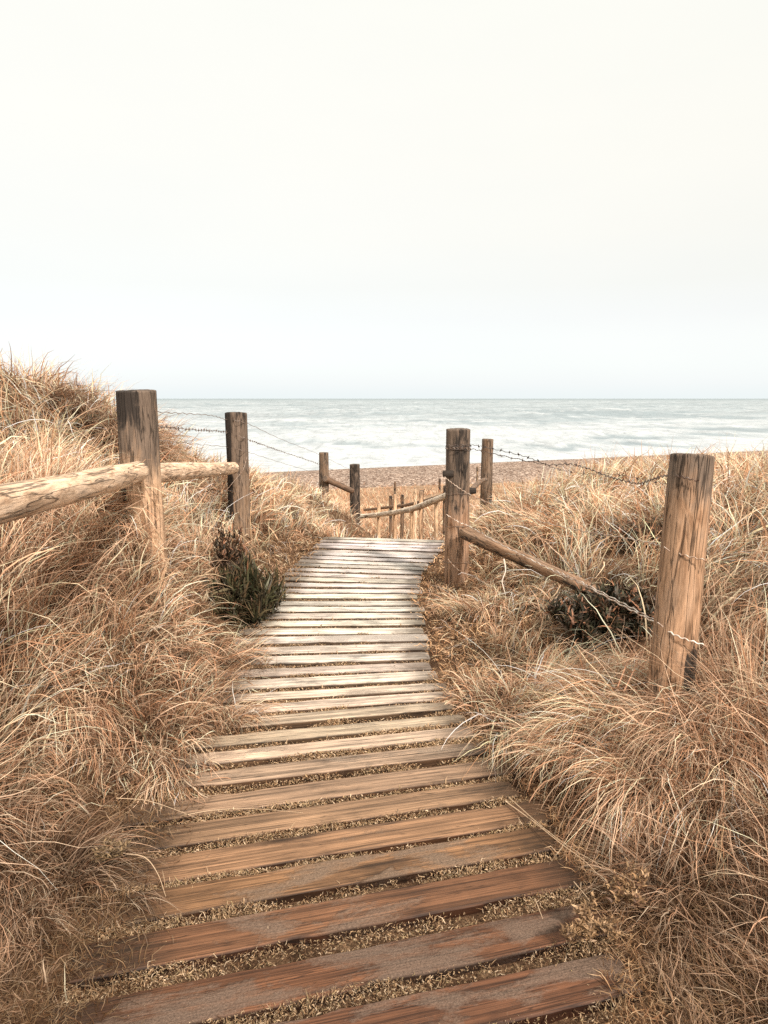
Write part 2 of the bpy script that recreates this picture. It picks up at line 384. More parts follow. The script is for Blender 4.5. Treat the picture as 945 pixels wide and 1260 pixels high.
# ------------------------------------------------------------------ sea
def sea():
    ys = 43 * (9000 / 43) ** (np.linspace(0, 1, 620) ** 1.25); us = np.linspace(-1.15, 1.15, 420)
    Y, U = np.meshgrid(ys, us, indexing='ij'); X = U * Y
    Yb = Y.copy()
    ys_ = Y - .45 * np.clip(X, -45, 120)        # distance measured from the shoreline
    warp = 6 * fbm(X * .02, ys_ * .02, 3)
    z = np.zeros_like(X)
    amp = np.interp(ys_, [55, 64, 110, 200, 500, 1200, 2500, 5000], [.0, .22, .55, .7, .9, 1.1, 1.0, .3])
    n = fbm(X * .035, (ys_ + warp) * .075, 4)
    crest = np.clip(1 - np.abs(n) * 2.4, 0, 1) ** 2
    n2 = fbm(X * .012 + 9, (ys_ + warp) * .022, 3)
    crest2 = np.clip(1 - np.abs(n2) * 2.4, 0, 1) ** 2 * sstep(150, 500, ys_)
    env = sstep(-.35, .45, fbm(X * .008 + 3, ys_ * .02 + 9, 3))
    z += amp * (crest * (.35 + env * .8) + crest2 * .9)
    z += amp * .22 * fbm(X * .25, ys_ * .5, 3)
    slope = np.gradient(z, axis=0) / np.gradient(Y, axis=0)
    # foam: almost solid in the surf, breaking up further out
    near = 1 - sstep(70, 230, ys_)
    f = .62 * near + .55 * fbm(X * .05, ys_ * .10, 5) * (.25 + .75 * near) + .30 * crest * (.3 + near) - 1.6 * np.clip(slope, -.1, .5) * (1 - .3 * near)
    f = f + .35 * (1 - sstep(-60, 60, X)) * (1 - sstep(200, 500, ys_))  # whitens the left side, painting a mist glow into the foam
    f = f + .5 * (1 - sstep(57, 66, ys_)) - .5 * sstep(.25, .7, crest * env) * sstep(62, 80, ys_) * near
    caps = sstep(.45, .62, fbm(X * .05 + 40, ys_ * .18 + 11, 4)) * sstep(90, 160, ys_) * (1 - sstep(700, 1600, ys_))
    BRK = [(445, 548, 55, 2.2, .8), (770, 541, 75, 3.0, 1.0), (800, 547, 60, 2.5, .9), (700, 552, 60, 2.2, .7), (600, 545, 60, 2.0, .5), (380, 541, 60, 2.2, .6), (520, 551, 50, 2.0, .6),
           (760, 513, 110, 3.0, 1.3), (640, 514, 90, 1.8, .7), (560, 522, 120, 2.0, .5), (330, 523, 90, 2.0, .55), (420, 512, 70, 1.5, .5), (860, 526, 90, 2.0, .7), (300, 538, 60, 1.8, .4),
           (690, 503, 90, 1.2, .5), (500, 500, 120, 1.2, .4), (820, 499, 60, 1.2, .5), (905, 538, 50, 2.4, .8), (250, 512, 60, 1.6, .4), (80, 520, 90, 2, .5)]
    brk = np.zeros_like(X)
    for bx, by, bw_, bh, st in BRK:
        q = G(bx, by, -4.0); Dq = q.y; sx_ = bw_ * Dq / F; sy_ = Dq * Dq * bh / (5.6 * F)
        wy = sy_ * 1.6 * vnoise(X / sx_ * 2.2 + bx, X * 0 + by) + sy_ * 1.0 * fbm(X / sx_ * 7 + by, Y / sy_ * .3, 2)
        e = np.exp(-((X - q.x) / sx_) ** 2) * np.exp(-((Y - q.y - wy) / sy_) ** 2) * st
        ew = np.exp(-((X - q.x) / sx_) ** 2) * np.exp(-((Y - q.y - wy - sy_ * 1.5) / (sy_ * .7)) ** 2) * st
        brk = np.maximum(brk, e); f = f - .8 * e + .5 * ew * (Dq < 330); z += .5 * ew
    f = np.clip(f, 0, 1); f = np.maximum(f, caps)
    dark = np.clip(slope * 9 - .12, 0, 1) * sstep(62, 80, ys_) * (.35 + .65 * sstep(-.3, .3, fbm(X * .02 + 5, ys_ * .03, 3)))  # wave faces towards the viewer painted darker, as if shaded
    dark = np.clip(np.maximum(dark, brk * (1.0 + .9 * fbm(X * .3, Y * .25, 3))), 0, 1)  # adds the grey shade painted under the breaker crests
    cols = np.stack([f, dark, sstep(150, 2500, ys_)], -1)
    me = quad_mesh('sea', np.stack([X, Yb, z - 4.0], -1), gridq(len(ys), len(us)), cols)
    m, nt, b, out = mat('sea_water'); L = nt.links
    ge = N(nt, 'ShaderNodeNewGeometry')
    at = N(nt, 'ShaderNodeAttribute', attribute_name='tint')
    sep = N(nt, 'ShaderNodeSeparateColor'); L.new(at.outputs['Color'], sep.inputs[0])
    mp = N(nt, 'ShaderNodeMapping'); mp.inputs['Scale'].default_value = (.35, 1, 1); L.new(ge.outputs['Position'], mp.inputs[0])
    n1 = N(nt, 'ShaderNodeTexNoise', i_Scale=.45, i_Detail=9.0, i_Roughness=.72, i_Distortion=.7); L.new(mp.outputs[0], n1.inputs[0])
    n2 = N(nt, 'ShaderNodeTexNoise', i_Scale=.05, i_Detail=8.0, i_Roughness=.65); L.new(mp.outputs[0], n2.inputs[0])
    fo = mth(nt, 'ADD', sep.outputs[0], mth(nt, 'MULTIPLY_ADD', n1.outputs[0], 1.6, -.8))
    fr = ramp(nt, [(.12, g3(0)), (.5, g3(.7)), (.8, g3(1))]); L.new(fo, fr.inputs[0])
    wat = mixc(nt, (.39, .41, .41), (.27, .305, .31), sep.outputs[2])
    wv = ramp(nt, [(.35, g3(.86)), (.6, g3(1.14))]); L.new(n2.outputs[0], wv.inputs[0])
    wv2 = ramp(nt, [(.35, g3(.88)), (.6, g3(1.12))]); L.new(n1.outputs[0], wv2.inputs[0])
    wat = mixc(nt, wat, wv.outputs[0], 1.0, 'MULTIPLY'); wat = mixc(nt, wat, wv2.outputs[0], 1.0, 'MULTIPLY')
    wat = mixc(nt, wat, (.24, .28, .29), mth(nt, 'MULTIPLY', sep.outputs[1], .75))
    n5 = N(nt, 'ShaderNodeTexNoise', i_Scale=1.6, i_Detail=8.0, i_Roughness=.75, i_Distortion=1.2); L.new(mp.outputs[0], n5.inputs[0])
    f5 = ramp(nt, [(.32, (.36, .37, .37)), (.45, (.50, .505, .50)), (.58, (.64, .635, .625))]); L.new(n5.outputs[0], f5.inputs[0])
    foam = f5.outputs[0]
    c = mixc(nt, wat, foam, fr.outputs[0])
    mp9 = N(nt, 'ShaderNodeMapping'); mp9.inputs['Scale'].default_value = (.55, .10, 1); L.new(ge.outputs['Position'], mp9.inputs[0])
    n9 = N(nt, 'ShaderNodeTexNoise', i_Scale=1.0, i_Detail=6.0, i_Roughness=.7, i_Distortion=.8); L.new(mp9.outputs[0], n9.inputs[0])
    r9 = ramp(nt, [(.34, g3(.74)), (.47, g3(.95)), (.6, g3(1.08))]); L.new(n9.outputs[0], r9.inputs[0])
    c = mixc(nt, c, r9.outputs[0], .9, 'MULTIPLY')
    c = mixc(nt, c, (.29, .325, .335), mth(nt, 'MULTIPLY', sep.outputs[1], .62))
    c = mixc(nt, c, (.94, 1.0, 1.04), 1.0, 'MULTIPLY')
    L.new(c, b.inputs['Base Color']); b.inputs['Roughness'].default_value = .55; b.inputs['Specular IOR Level'].default_value = .12
    bp = N(nt, 'ShaderNodeBump', i_Strength=.5, i_Distance=.35); L.new(n1.outputs[0], bp.inputs['Height']); L.new(bp.outputs[0], b.inputs['Normal'])
    tag(link('sea', me, m), kind='structure')
sea()

# ------------------------------------------------------------------ boardwalk planks
def plank_mesh(a, b, width, seed, yoff=0.0):
    """returns local-space mesh, x along the board"""
    Lg = (b - a).length; n = max(30, int(Lg / .03))
    rs = np.random.default_rng(seed)
    t = np.linspace(0, Lg, n + 1)
    e1 = width / 2 * (1 + .05 * vnoise(t * 1.4, t * 0 + seed)) + .0022 * vnoise(t * 22, t * 0 + seed + .5)
    e2 = width / 2 * (1 + .05 * vnoise(t * 1.4, t * 0 + seed + 9.3)) + .0022 * vnoise(t * 22, t * 0 + seed + 7.5)
    for _ in range(rs.integers(1, 4)):          # chipped bites out of the arris
        c0 = rs.uniform(0, Lg); w0 = rs.uniform(.03, .10); dp = rs.uniform(.004, .012)
        bite = dp * np.exp(-((t - c0) / w0) ** 4)
        if rs.random() < .5: e1 -= bite
        else: e2 -= bite
    zt = .004 * vnoise(t * .9, t * 0 + seed + 3.1) + yoff
    th = .04; bv = .006
    prof = [(-1, -th, 0), (-1, -bv, 0), (-1, 0, bv), (-.5, .0006, 0), (0, .0012, 0), (.5, .0006, 0), (1, 0, -bv), (1, -bv, 0), (1, -th, 0)]
    V = []; Cc = []
    for i in range(n + 1):
        endt = min(t[i], Lg - t[i])
        pin = bv * max(0, 1 - endt / .012) * .8
        for s, z, dx in prof:
            y = (-e1[i] if s < 0 else e2[i]) * abs(s) + dx
            V.append((t[i] - Lg / 2, y * (1 - .0 * pin), z + zt[i] - (pin if z > -bv * .9 else 0)))
            left = math.exp(-((t[i]) / .28) ** 2); right = math.exp(-((Lg - t[i]) / .22) ** 2)
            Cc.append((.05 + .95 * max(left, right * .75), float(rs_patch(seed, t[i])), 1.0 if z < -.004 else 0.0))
    m = len(prof); Q = []
    for i in range(n):
        for j in range(m - 1): Q.append((i * m + j, (i + 1) * m + j, (i + 1) * m + j + 1, i * m + j + 1))
    for i, base in ((0, 0), (1, n * m)):
        for j in range(m // 2):
            q = (base + j, base + j + 1, base + m - 2 - j, base + m - 1 - j)
            Q.append(q if i == 0 else q[::-1])
    Q = [q[::-1] for q in Q]
    return V, Q, Cc
def rs_patch(seed, t): return .5 + .5 * vnoise(t * .8 + seed * 3.7, seed * 1.3)
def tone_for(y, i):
    # dark wet red-brown near; grey-cream further off, sky reflection painted into the colour
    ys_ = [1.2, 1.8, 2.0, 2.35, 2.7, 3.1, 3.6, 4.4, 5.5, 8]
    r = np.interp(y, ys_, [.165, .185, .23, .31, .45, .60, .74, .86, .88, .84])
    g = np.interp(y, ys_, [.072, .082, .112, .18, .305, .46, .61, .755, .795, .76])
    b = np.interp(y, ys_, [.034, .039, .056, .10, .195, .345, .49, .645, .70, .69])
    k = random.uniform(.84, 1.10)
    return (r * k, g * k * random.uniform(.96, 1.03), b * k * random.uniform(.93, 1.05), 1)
bw = empty('boardwalk', (0, 4, -.04), 'weathered timber boardwalk of spaced cross planks leading between the dunes to the sea', 'boardwalk')
gaps = []
for i, (a, b) in enumerate(planks):
    nxt = center(i + 1) if i + 1 < len(planks) else None
    pitch = (center(i + 1) - center(i)).length if nxt else (center(i) - center(i - 1)).length
    if i > 0: pitch = min(pitch, (center(i) - center(i - 1)).length)
    w = min(pitch * (random.uniform(.76, .84) if center(i).y < 2.75 else random.uniform(.68, .76)), .142)
    V, Q, Cc = plank_mesh(a, b, w, i + 1, random.uniform(-.004, .004))
    me = quad_mesh('plank', V, Q, Cc)
    o = bpy.data.objects.new('plank', me); C.objects.link(o); me.materials.append(M_plank)
    me.polygons.foreach_set('use_smooth', [False] * len(me.polygons))
    d = b - a
    o.parent = bw; o.location = (a + b) / 2 - bw.location
    o.rotation_euler = (random.uniform(-.02, .02), 0, math.atan2(d.y, d.x))
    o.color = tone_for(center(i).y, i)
    if i in (4, 5): o['label'] = ('wet red-brown plank with dark knots', 'plank half covered in grey gritty sand')[i - 4]
    gaps.append((a, b, w))

# ------------------------------------------------------------------ logs: posts and rails
def log_mesh(p0, p1, r0, r1, seed, nr=40, nl=60, stain=None, cut=.0, wobble=.05, groove=.04, flat=None, bend=0.0):
    """organic round timber from p0 to p1; stain(u,t) -> (black, grey); flat=(angle, depth) shaves one side"""
    p0 = Vector(p0); p1 = Vector(p1); ax = p1 - p0; Lg = ax.length; ax.normalize()
    ref = Vector((0, 1, 0)) if abs(ax.z) > .7 else Vector((0, 0, 1))   # u=0 is the far side / top
    e1 = (ref - ax * ref.dot(ax)).normalized(); e2 = ax.cross(e1)
    V = []; Cc = []; UV = []
    rows = [(0.0, t) for t in ()]
    ts = list(np.linspace(0, 1, nl))
    for j, t in enumerate(ts):
        for i in range(nr + 1):
            a = 2 * math.pi * i / nr
            am = a % (2 * math.pi)
            ca, sa = math.cos(am), math.sin(am)
            r = r0 + (r1 - r0) * t
            q = Vector((ca * 1.3 + seed * 5.1, sa * 1.3, t * Lg * 1.6))
            r *= 1 + wobble * mnoise.noise(q)
            q2 = Vector((ca * 6 + seed, sa * 6, t * Lg * 1.3))
            r *= 1 + groove * (mnoise.noise(q2)) + groove * .4 * mnoise.noise(Vector((ca * 16 + seed, sa * 16, t * Lg * 2.2)))
            if flat:
                for (fa, fd) in flat:
                    c = math.cos(am - fa)
                    if c > 0 and r * c > r0 * fd: r = r0 * fd / c
            pt = p0 + ax * (Lg * t) + (e1 * ca + e2 * sa) * r
            if bend: pt += e1 * (bend * math.sin(math.pi * t))
            if t > .999: pt += ax * (cut * ca + .004 * mnoise.noise(Vector((ca * 3, sa * 3, seed))))
            V.append(pt); UV.append((am * (r0 + r1) / 2 if i < nr else 2 * math.pi * (r0 + r1) / 2, t * Lg))
            s = stain(a / (2 * math.pi), t) if stain else (0, 0)
            Cc.append((s[0], s[1], 0))
    Q = [tuple(q) for q in gridq(nl, nr + 1)[:, ::-1]]
    # end caps: rings towards the pith
    def cap(row, sgn):
        base = row * (nr + 1); prev = [base + i for i in range(nr + 1)]
        cen = sum((V[base + i] for i in range(nr)), Vector()) / nr
        for kk, f in enumerate((.94, .8, .6, .4, .2, .02)):
            new = []
            for i in range(nr + 1):
                pt = cen + (V[base + i] - cen) * f + ax * sgn * (.004 if kk == 0 else .006 + .004 * mnoise.noise(V[base + i] * 9 * f))
                V.append(pt); UV.append((UV[base + i][0], UV[base + i][1] + sgn * r0 * (1 - f) * .2)); new.append(len(V) - 1)
                Cc.append((Cc[base + i][0] * .7, max(.7, Cc[base + i][1]), 0))
            for i in range(nr):
                q = (prev[i], prev[i + 1], new[i + 1], new[i])
                Q.append(q if sgn < 0 else q[::-1])
            prev = new
    cap(nl - 1, 1); cap(0, -1)
    me = quad_mesh('log', [tuple(v) for v in V], Q, Cc)
    uvl = me.uv_layers.new(name='grain')
    li = np.zeros(len(me.loops), dtype=np.int32); me.loops.foreach_get('vertex_index', li)
    uva = np.array(UV, dtype=np.float32)[li] + np.array([seed * 1.37, seed * 2.11], dtype=np.float32)
    uvl.data.foreach_set('uv', uva.ravel())
    return me
def log(name, parent, p0, p1, r0, r1, seed, color, **kw):
    me = log_mesh(p0, p1, r0, r1, seed, **kw)
    o = link(name, me, M_post, parent); o.color = (*color, 1)
    return o
def tube_mesh(paths, r, ns=6, twist=None):
    V = []; Q = []
    for pts, rad in paths:
        base = len(V); n = len(pts)
        for i, p in enumerate(pts):
            d = (pts[min(i + 1, n - 1)] - pts[max(i - 1, 0)]).normalized()
            u = d.cross(Vector((0, 0, 1)));
            if u.length < .05: u = d.cross(Vector((1, 0, 0)))
            u.normalize(); v = d.cross(u)
            for k in range(ns):
                a = 2 * math.pi * k / ns
                V.append(p + (u * math.cos(a) + v * math.sin(a)) * (rad[i] if hasattr(rad, '__len__') else rad))
        for i in range(n - 1):
            for k in range(ns):
                Q.append((base + i * ns + k, base + i * ns + (k + 1) % ns, base + (i + 1) * ns + (k + 1) % ns, base + (i + 1) * ns + k))
    return quad_mesh('tube', [tuple(v) for v in V], Q)
def catmull(pts, n):
    pts = [Vector(p) for p in pts]; out = []
    ext = [pts[0] * 2 - pts[1]] + pts + [pts[-1] * 2 - pts[-2]]
    for i in range(1, len(ext) - 2):
        a, b, c, d = ext[i - 1:i + 3]
        for k in range(n):
            t = k / n
            out.append(.5 * ((2 * b) + (-a + c) * t + (2 * a - 5 * b + 4 * c - d) * t * t + (-a + 3 * b - 3 * c + d) * t ** 3))
    out.append(pts[-1]); return out
def wire(parent, pts, r=.0018, barbs=0.0, color=(.28, .24, .21), n=14, strands=1):
    c = catmull(pts, n); paths = []
    for j in range(len(c)): c[j] = c[j] + Vector((0, 0, .004 * math.sin(j * 1.7)))
    if strands == 1: paths.append((c, r))
    else:
        for s in range(2):
            cc = []
            acc = 0
            fine = catmull(c, 6)
            for j, p in enumerate(fine):
                if j: acc += (p - fine[j - 1]).length
                a = acc * 2 * math.pi / .07 + s * math.pi
                cc.append(p + Vector((0, math.cos(a), math.sin(a))) * r * 1.2)
            paths.append((cc, r))
    if barbs:
        acc = 0; nxt = barbs * .5
        for j in range(1, len(c)):
            seg = c[j] - c[j - 1]
            while seg.length > 0 and acc + seg.length > nxt:
                p = c[j - 1] + seg * ((nxt - acc) / seg.length)
                for s in range(2):
                    d = Vector((random.uniform(-.4, .4), random.uniform(-1, 1), random.uniform(-1, 1))).normalized() * .017
                    paths.append(([p - d, p, p + d], [r * .5, r * 1.3, r * .5]))
                w_ = seg.normalized() * .006
                paths.append(([p - w_, p + w_], r * 2.6))
                nxt += barbs
            acc += seg.length
    me = tube_mesh(paths, r)
    o = link('barbed_wire' if barbs else 'wire', me, M_wire, parent); o.color = (*color, 1)
    return o
def below(p, z): return Vector((p[0], p[1], z))

# ---- left fence
lf = empty('post_and_rail_fence', (-1.48, 5.3, .3), 'round post and single rail fence topped with wire on the left dune', 'fence')
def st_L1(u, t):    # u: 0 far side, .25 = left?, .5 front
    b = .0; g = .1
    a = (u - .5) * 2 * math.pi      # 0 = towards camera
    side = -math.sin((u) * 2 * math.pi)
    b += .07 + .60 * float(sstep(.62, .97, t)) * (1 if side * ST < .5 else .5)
    if side * ST < -.55: b = max(b, .95 * float(1 - sstep(.50, .62, t)))  # lower left painted black as the side away from the light
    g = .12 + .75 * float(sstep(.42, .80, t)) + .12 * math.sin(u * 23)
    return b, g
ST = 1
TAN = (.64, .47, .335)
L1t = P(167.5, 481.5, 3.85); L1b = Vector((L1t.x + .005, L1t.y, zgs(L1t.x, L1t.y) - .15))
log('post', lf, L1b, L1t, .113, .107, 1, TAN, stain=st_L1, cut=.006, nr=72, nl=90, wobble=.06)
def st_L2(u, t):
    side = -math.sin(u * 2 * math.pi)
    b = .95 if side * ST < -.30 else (.12 + .25 * float(sstep(.8, 1, t)))  # left face painted black as its shaded side
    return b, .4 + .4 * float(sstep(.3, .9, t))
L2t = P(290.5, 508.5, 6.9); L2b = Vector((L2t.x, L2t.y, zgs(L2t.x, L2t.y) - .2))
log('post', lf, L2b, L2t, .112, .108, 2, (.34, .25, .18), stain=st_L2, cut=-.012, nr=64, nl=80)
L3t = P(398.3, 557, 12.6); L3b = Vector((L3t.x, L3t.y, zgs(L3t.x, L3t.y) - .2))
log('post', lf, L3b, L3t, .092, .086, 3, (.36, .26, .18), stain=lambda u, t: (.12 + .2 * t, .6), nr=32, nl=50)
L4t = P(436.5, 571.5, 13.4); L4b = Vector((L4t.x, L4t.y, zgs(L4t.x, L4t.y) - .2))
log('post', lf, L4b, L4t, .100, .096, 4, (.16, .11, .09), stain=lambda u, t: (.5, .8), nr=32, nl=50)
# rails
ra = P(113, 594.5, 2.98); rb = P(169, 581.5, 3.70)
back = ra + (ra - rb) * 2.6
RAILC = (.80, .64, .50)
log('rail', lf, back, rb, .064, .058, 11, RAILC, nr=48, nl=90, cut=.035, wobble=.07, stain=lambda u, t: (0.02, .22), flat=[(math.pi * .12, .9)])
rc = P(178, 583, 4.02); rd = P(287, 575.8, 6.74)
log('rail', lf, rc, rd, .064, .058, 12, RAILC, nr=48, nl=100, cut=.01, wobble=.06, stain=lambda u, t: (.02, .3 * (u > .5) + .1))
re_ = P(400, 589, 12.5); rf_ = P(433, 604, 13.2)
log('rail', lf, re_, rf_, .06, .055, 13, (.30, .2, .14), nr=24, nl=30, stain=lambda u, t: (.1, .5), bend=.0)
# left wires
WG = (.36, .30, .26)
def wl(parent, pts, **k): return wire(parent, pts, **k)
wl(lf, [P(191, 507, 3.9), P(230, 509, 4.9), P(262, 511.5, 6.0), P(279, 516.5, 6.82), P(304, 521, 6.95), P(345, 540, 9.5), P(392, 559, 12.5), P(431, 578, 13.3)], r=.0026, color=WG)
wl(lf, [P(191, 524, 3.9), P(230, 528, 4.9), P(279, 532, 6.82), P(304, 540.5, 6.95), P(345, 555, 9.5), P(392, 571, 12.5), P(431, 588, 13.3)], r=.0026, barbs=.13, color=WG)
wl(lf, [P(191, 541, 3.9), P(235, 546, 4.9), P(279, 550, 6.82), P(304, 556, 6.95), P(345, 569, 9.5), P(392, 583, 12.5)], r=.0022, color=WG)
# snapped slack wire hanging off the second post
wl(lf, [P(304, 562, 6.8), P(299, 578, 6.72), P(288, 592, 6.6), P(278, 604, 6.5)], r=.0026, color=(.42, .33, .26))
wl(lf, [P(273, 584, 6.5), P(262, 598, 6.2), P(250, 614, 5.9)], r=.0026, color=(.42, .33, .26))

# ---- right fence
rf = empty('post_and_wire_fence', (1.0, 4.5, .2), 'leaning round post fence with split rail and slack barbed wire on the right bank', 'fence')
def st_R1(u, t):
    a = abs(u - .5) * 2 * math.pi
    b = .10 + .36 * float(sstep(.45, .95, t)) * math.exp(-((u - .52) / .16) ** 2)
    if .44 < u < .60: b += .12
    return b, .3 + .5 * float(sstep(.40, .80, t))
R1t = P(564, 528.5, 5.8); R1b = Vector((R1t.x + .004, R1t.y, -.12))
log('post', rf, R1b, R1t, .104, .100, 5, (.46, .315, .225), stain=st_R1, cut=.002, nr=64, nl=110, wobble=.04)
R0t = P(852, 561, 2.98); R0b = P(824, 848, 3.02); R0b = R0b + (R0b - R0t) * .12
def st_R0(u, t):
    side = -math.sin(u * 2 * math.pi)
    b = .9 * float(1 - sstep(.18, .36, t)) if side * ST > .15 else .0  # lower right painted black as its shaded side
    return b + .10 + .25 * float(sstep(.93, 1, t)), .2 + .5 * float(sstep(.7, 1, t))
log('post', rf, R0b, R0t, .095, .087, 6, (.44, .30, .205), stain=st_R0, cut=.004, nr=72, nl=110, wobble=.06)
R2t = P(600, 540.5, 9.0); R2b = Vector((R2t.x, R2t.y, zgs(R2t.x, R2t.y) - .15))
log('post', rf, R2b, R2t, .076, .072, 7, (.27, .195, .14), stain=lambda u, t: (.1 + .5 * float(1 - sstep(.2, .7, t)), .5), nr=40, nl=60, wobble=.09)
ral = P(572, 655, 5.75); rar = P(772, 746, 4.2)
log('rail', rf, ral, rar, .060, .044, 14, (.36, .25, .175), nr=48, nl=90, stain=lambda u, t: (.1 + .35 * (.25 < u < .5), .25), flat=[(0, .55)], wobble=.06)
log('rail', rf, P(577, 607, 6.1), P(598, 590, 8.8), .026, .024, 15, (.33, .23, .16), nr=20, nl=30, stain=lambda u, t: (.2, .5), bend=.03)
# dark bolt head on the near post
bp0 = P(549.5, 583, 5.78); log('bolt', rf, bp0 + Vector((.05, 0, 0)), bp0 + Vector((-.025, 0, 0)), .030, .028, 16, (.03, .025, .02), nr=20, nl=8, stain=lambda u, t: (1, .5), wobble=.1)
bp1 = P(582, 604, 5.95); log('bolt', rf, bp1 + Vector((-.04, 0, 0)), bp1 + Vector((.02, 0, 0)), .030, .026, 17, (.03, .025, .02), nr=20, nl=8, stain=lambda u, t: (1, .5), wobble=.1)
BR = (.66, .54, .43); DK = (.14, .12, .11)
def ring(p, rad, r, tilt=0.0, col=DK, parent=rf):
    pts = []
    for k in range(25):
        a = 2 * math.pi * k / 24
        pts.append(Vector((p.x + rad * math.cos(a), p.y + rad * math.sin(a), p.z + tilt * math.cos(a) + .004 * math.sin(3 * a))))
    me = tube_mesh([(pts, r)], r); o = link('wire_tie', me, M_wire, parent); o.color = (*col, 1)
zt = lambda y: P(564, y, 5.8).z
ctr = lambda y: Vector((R1t.x, R1t.y, P(564, y, 5.8).z))
ring(ctr(549), .105, .0028, .006); ring(ctr(553), .106, .0028, -.006); ring(ctr(608), .107, .002, 0, (.3, .24, .2)); ring(ctr(649), .108, .002, 0, (.35, .28, .22)); ring(ctr(696), .109, .002, 0, (.35, .28, .22))
wire(rf, [P(550, 548, 5.7), P(579, 547.5, 5.7), P(600, 551, 5.4), P(640, 560, 4.9), P(669, 570, 4.6)], r=.0022, color=DK, barbs=.14)
wire(rf, [P(548, 552, 5.7), P(564, 551, 5.68), P(579, 552, 5.68), P(610, 559, 5.3), P(669, 571, 4.6), P(700, 571, 4.2), P(722, 576, 3.9), P(745, 585, 3.7), P(762, 590, 3.55), P(785, 595, 3.35), P(800, 591, 3.2), P(815, 586, 3.1), P(834, 586, 2.93), P(860, 592, 2.86)], r=.0017, strands=2, barbs=.17, color=(.24, .19, .16))
wire(rf, [P(669, 572, 4.6), P(690, 578, 4.3), P(720, 583, 3.9), P(760, 584, 3.55), P(800, 592, 3.2), P(834, 598, 2.93)], r=.0013, barbs=.2, color=(.24, .19, .16))
wire(rf, [P(547, 587, 5.72), P(560, 597, 5.68), P(579, 609, 5.65), P(612, 623, 5.2), P(660, 640, 4.6), P(710, 652, 4.1), P(745, 658, 3.75), P(790, 666, 3.35), P(817, 673, 3.08), P(834, 681, 2.93), P(870, 690, 2.86)], r=.0030, color=BR)
wire(rf, [P(549, 633, 5.72), P(564, 642, 5.68), P(580, 649, 5.62), P(615, 669, 5.1), P(652, 688, 4.6), P(684, 704, 4.2), P(711, 716, 3.9), P(760, 742, 3.45), P(804, 765, 3.05), P(832, 782, 2.91), P(870, 795, 2.86)], r=.0036, color=(.85, .76, .66))
wire(rf, [P(684, 702.5, 4.2), P(711, 714, 3.9), P(760, 739, 3.45), P(806, 763, 3.05)], r=.0026, color=(.85, .76, .66))
wire(rf, [P(551, 688, 5.72), P(564, 701, 5.68), P(588, 713, 5.5), P(612, 728, 5.2), P(640, 748, 4.9), P(665, 762, 4.7)], r=.0022, color=BR)
# staples on the near right post
for (x_, y_) in ((820, 675), (812, 768)):
    q = P(x_, y_, 2.90); me = tube_mesh([([q + Vector((-.012, 0, .008)), q, q + Vector((.012, -.004, -.01))], .003)], .003)
    o = link('staple', me, M_wire, rf); o.color = (.5, .42, .35, 1)

# ---- stair handrail below the crest
sf = empty('stair_handrail', (.3, 11, -1), 'pale slanting handrail on thin posts beside the steps past the crest', 'handrail')
PALE = (1.0, .92, .80)
rp = [(555, 608, 8.9), (537, 615, 9.5), (518, 622.5, 10.2), (507, 626.5, 10.8), (486, 630.5, 12.0), (466, 633.5, 13.1), (444, 635.5, 13.9)]
Rp = [P(*q) for q in rp]
for i in range(0, len(Rp) - 1):
    log('rail', sf, Rp[i] + (Rp[i] - Rp[i + 1]).normalized() * .03, Rp[i + 1], .046, .044, 20 + i, PALE, nr=20, nl=16, wobble=.08)
for i, (x, ytop, D, c, r) in enumerate([(537, 617, 9.55, (.6, .46, .33), .033), (518, 604, 10.3, (.55, .4, .28), .030), (507, 627, 10.85, (.6, .44, .30), .033), (511, 601, 11.2, (.72, .58, .44), .026), (486, 608, 12.05, (.55, .4, .28), .034), (466, 620, 13.15, (.6, .46, .33), .034)]):
    t_ = P(x, ytop, D); log('post', sf, below(t_, zgs(t_.x, t_.y) - .1), t_, r, r * .95, 30 + i, tuple(min(1, v * 1.35) for v in c), nr=20, nl=40, stain=lambda u, t: (.0, .1 + .3 * float(sstep(.8, 1, t))))
sb = empty('stair_handrail', (.6, 13, -1), 'darker thin handrail standing behind the pale one, far side of the steps', 'handrail')
DKW = (.34, .24, .17)
q2 = [P(556, 606, 12.0), P(520, 617, 13.6), P(500, 621.5, 14.6), (P(449, 627.5, 17.0))]
for i in range(3): log('rail', sb, q2[i], q2[i + 1], .034, .032, 40 + i, DKW, nr=16, nl=16, stain=lambda u, t: (.1, .3))
for i, (x, ytop, D) in enumerate([(519, 603.5, 13.55), (495, 609, 14.8), (481, 610.5, 15.6), (548, 598, 12.3)]):
    t_ = P(x, ytop, D); log('post', sb, below(t_, zgs(t_.x, t_.y) - .1), t_, .040, .038, 50 + i, DKW, nr=16, nl=30, stain=lambda u, t: (.15 + .4 * t, .4))
for i, (x, ytop, D, lb) in enumerate([(486, 593, 30, 'short lone dark post at the top of the shingle, left of the two'), (541, 589, 31, 'short lone dark post at the top of the shingle, right of the two'), (587.5, 574, 34, 'thin pale marker post beyond the right fence posts near the shingle')]):
    t_ = P(x, ytop, D); g_ = below(t_, zgs(t_.x, t_.y) - .1)
    me = log_mesh(g_, t_, .05, .05, 60 + i, nr=12, nl=12, stain=lambda u, t: (.5, .4))
    o = link('marker_post', me, M_post); o.color = (*( DKW if i < 2 else (.6, .48, .36)), 1); tag(o, lb, 'post', 'small posts near the beach')

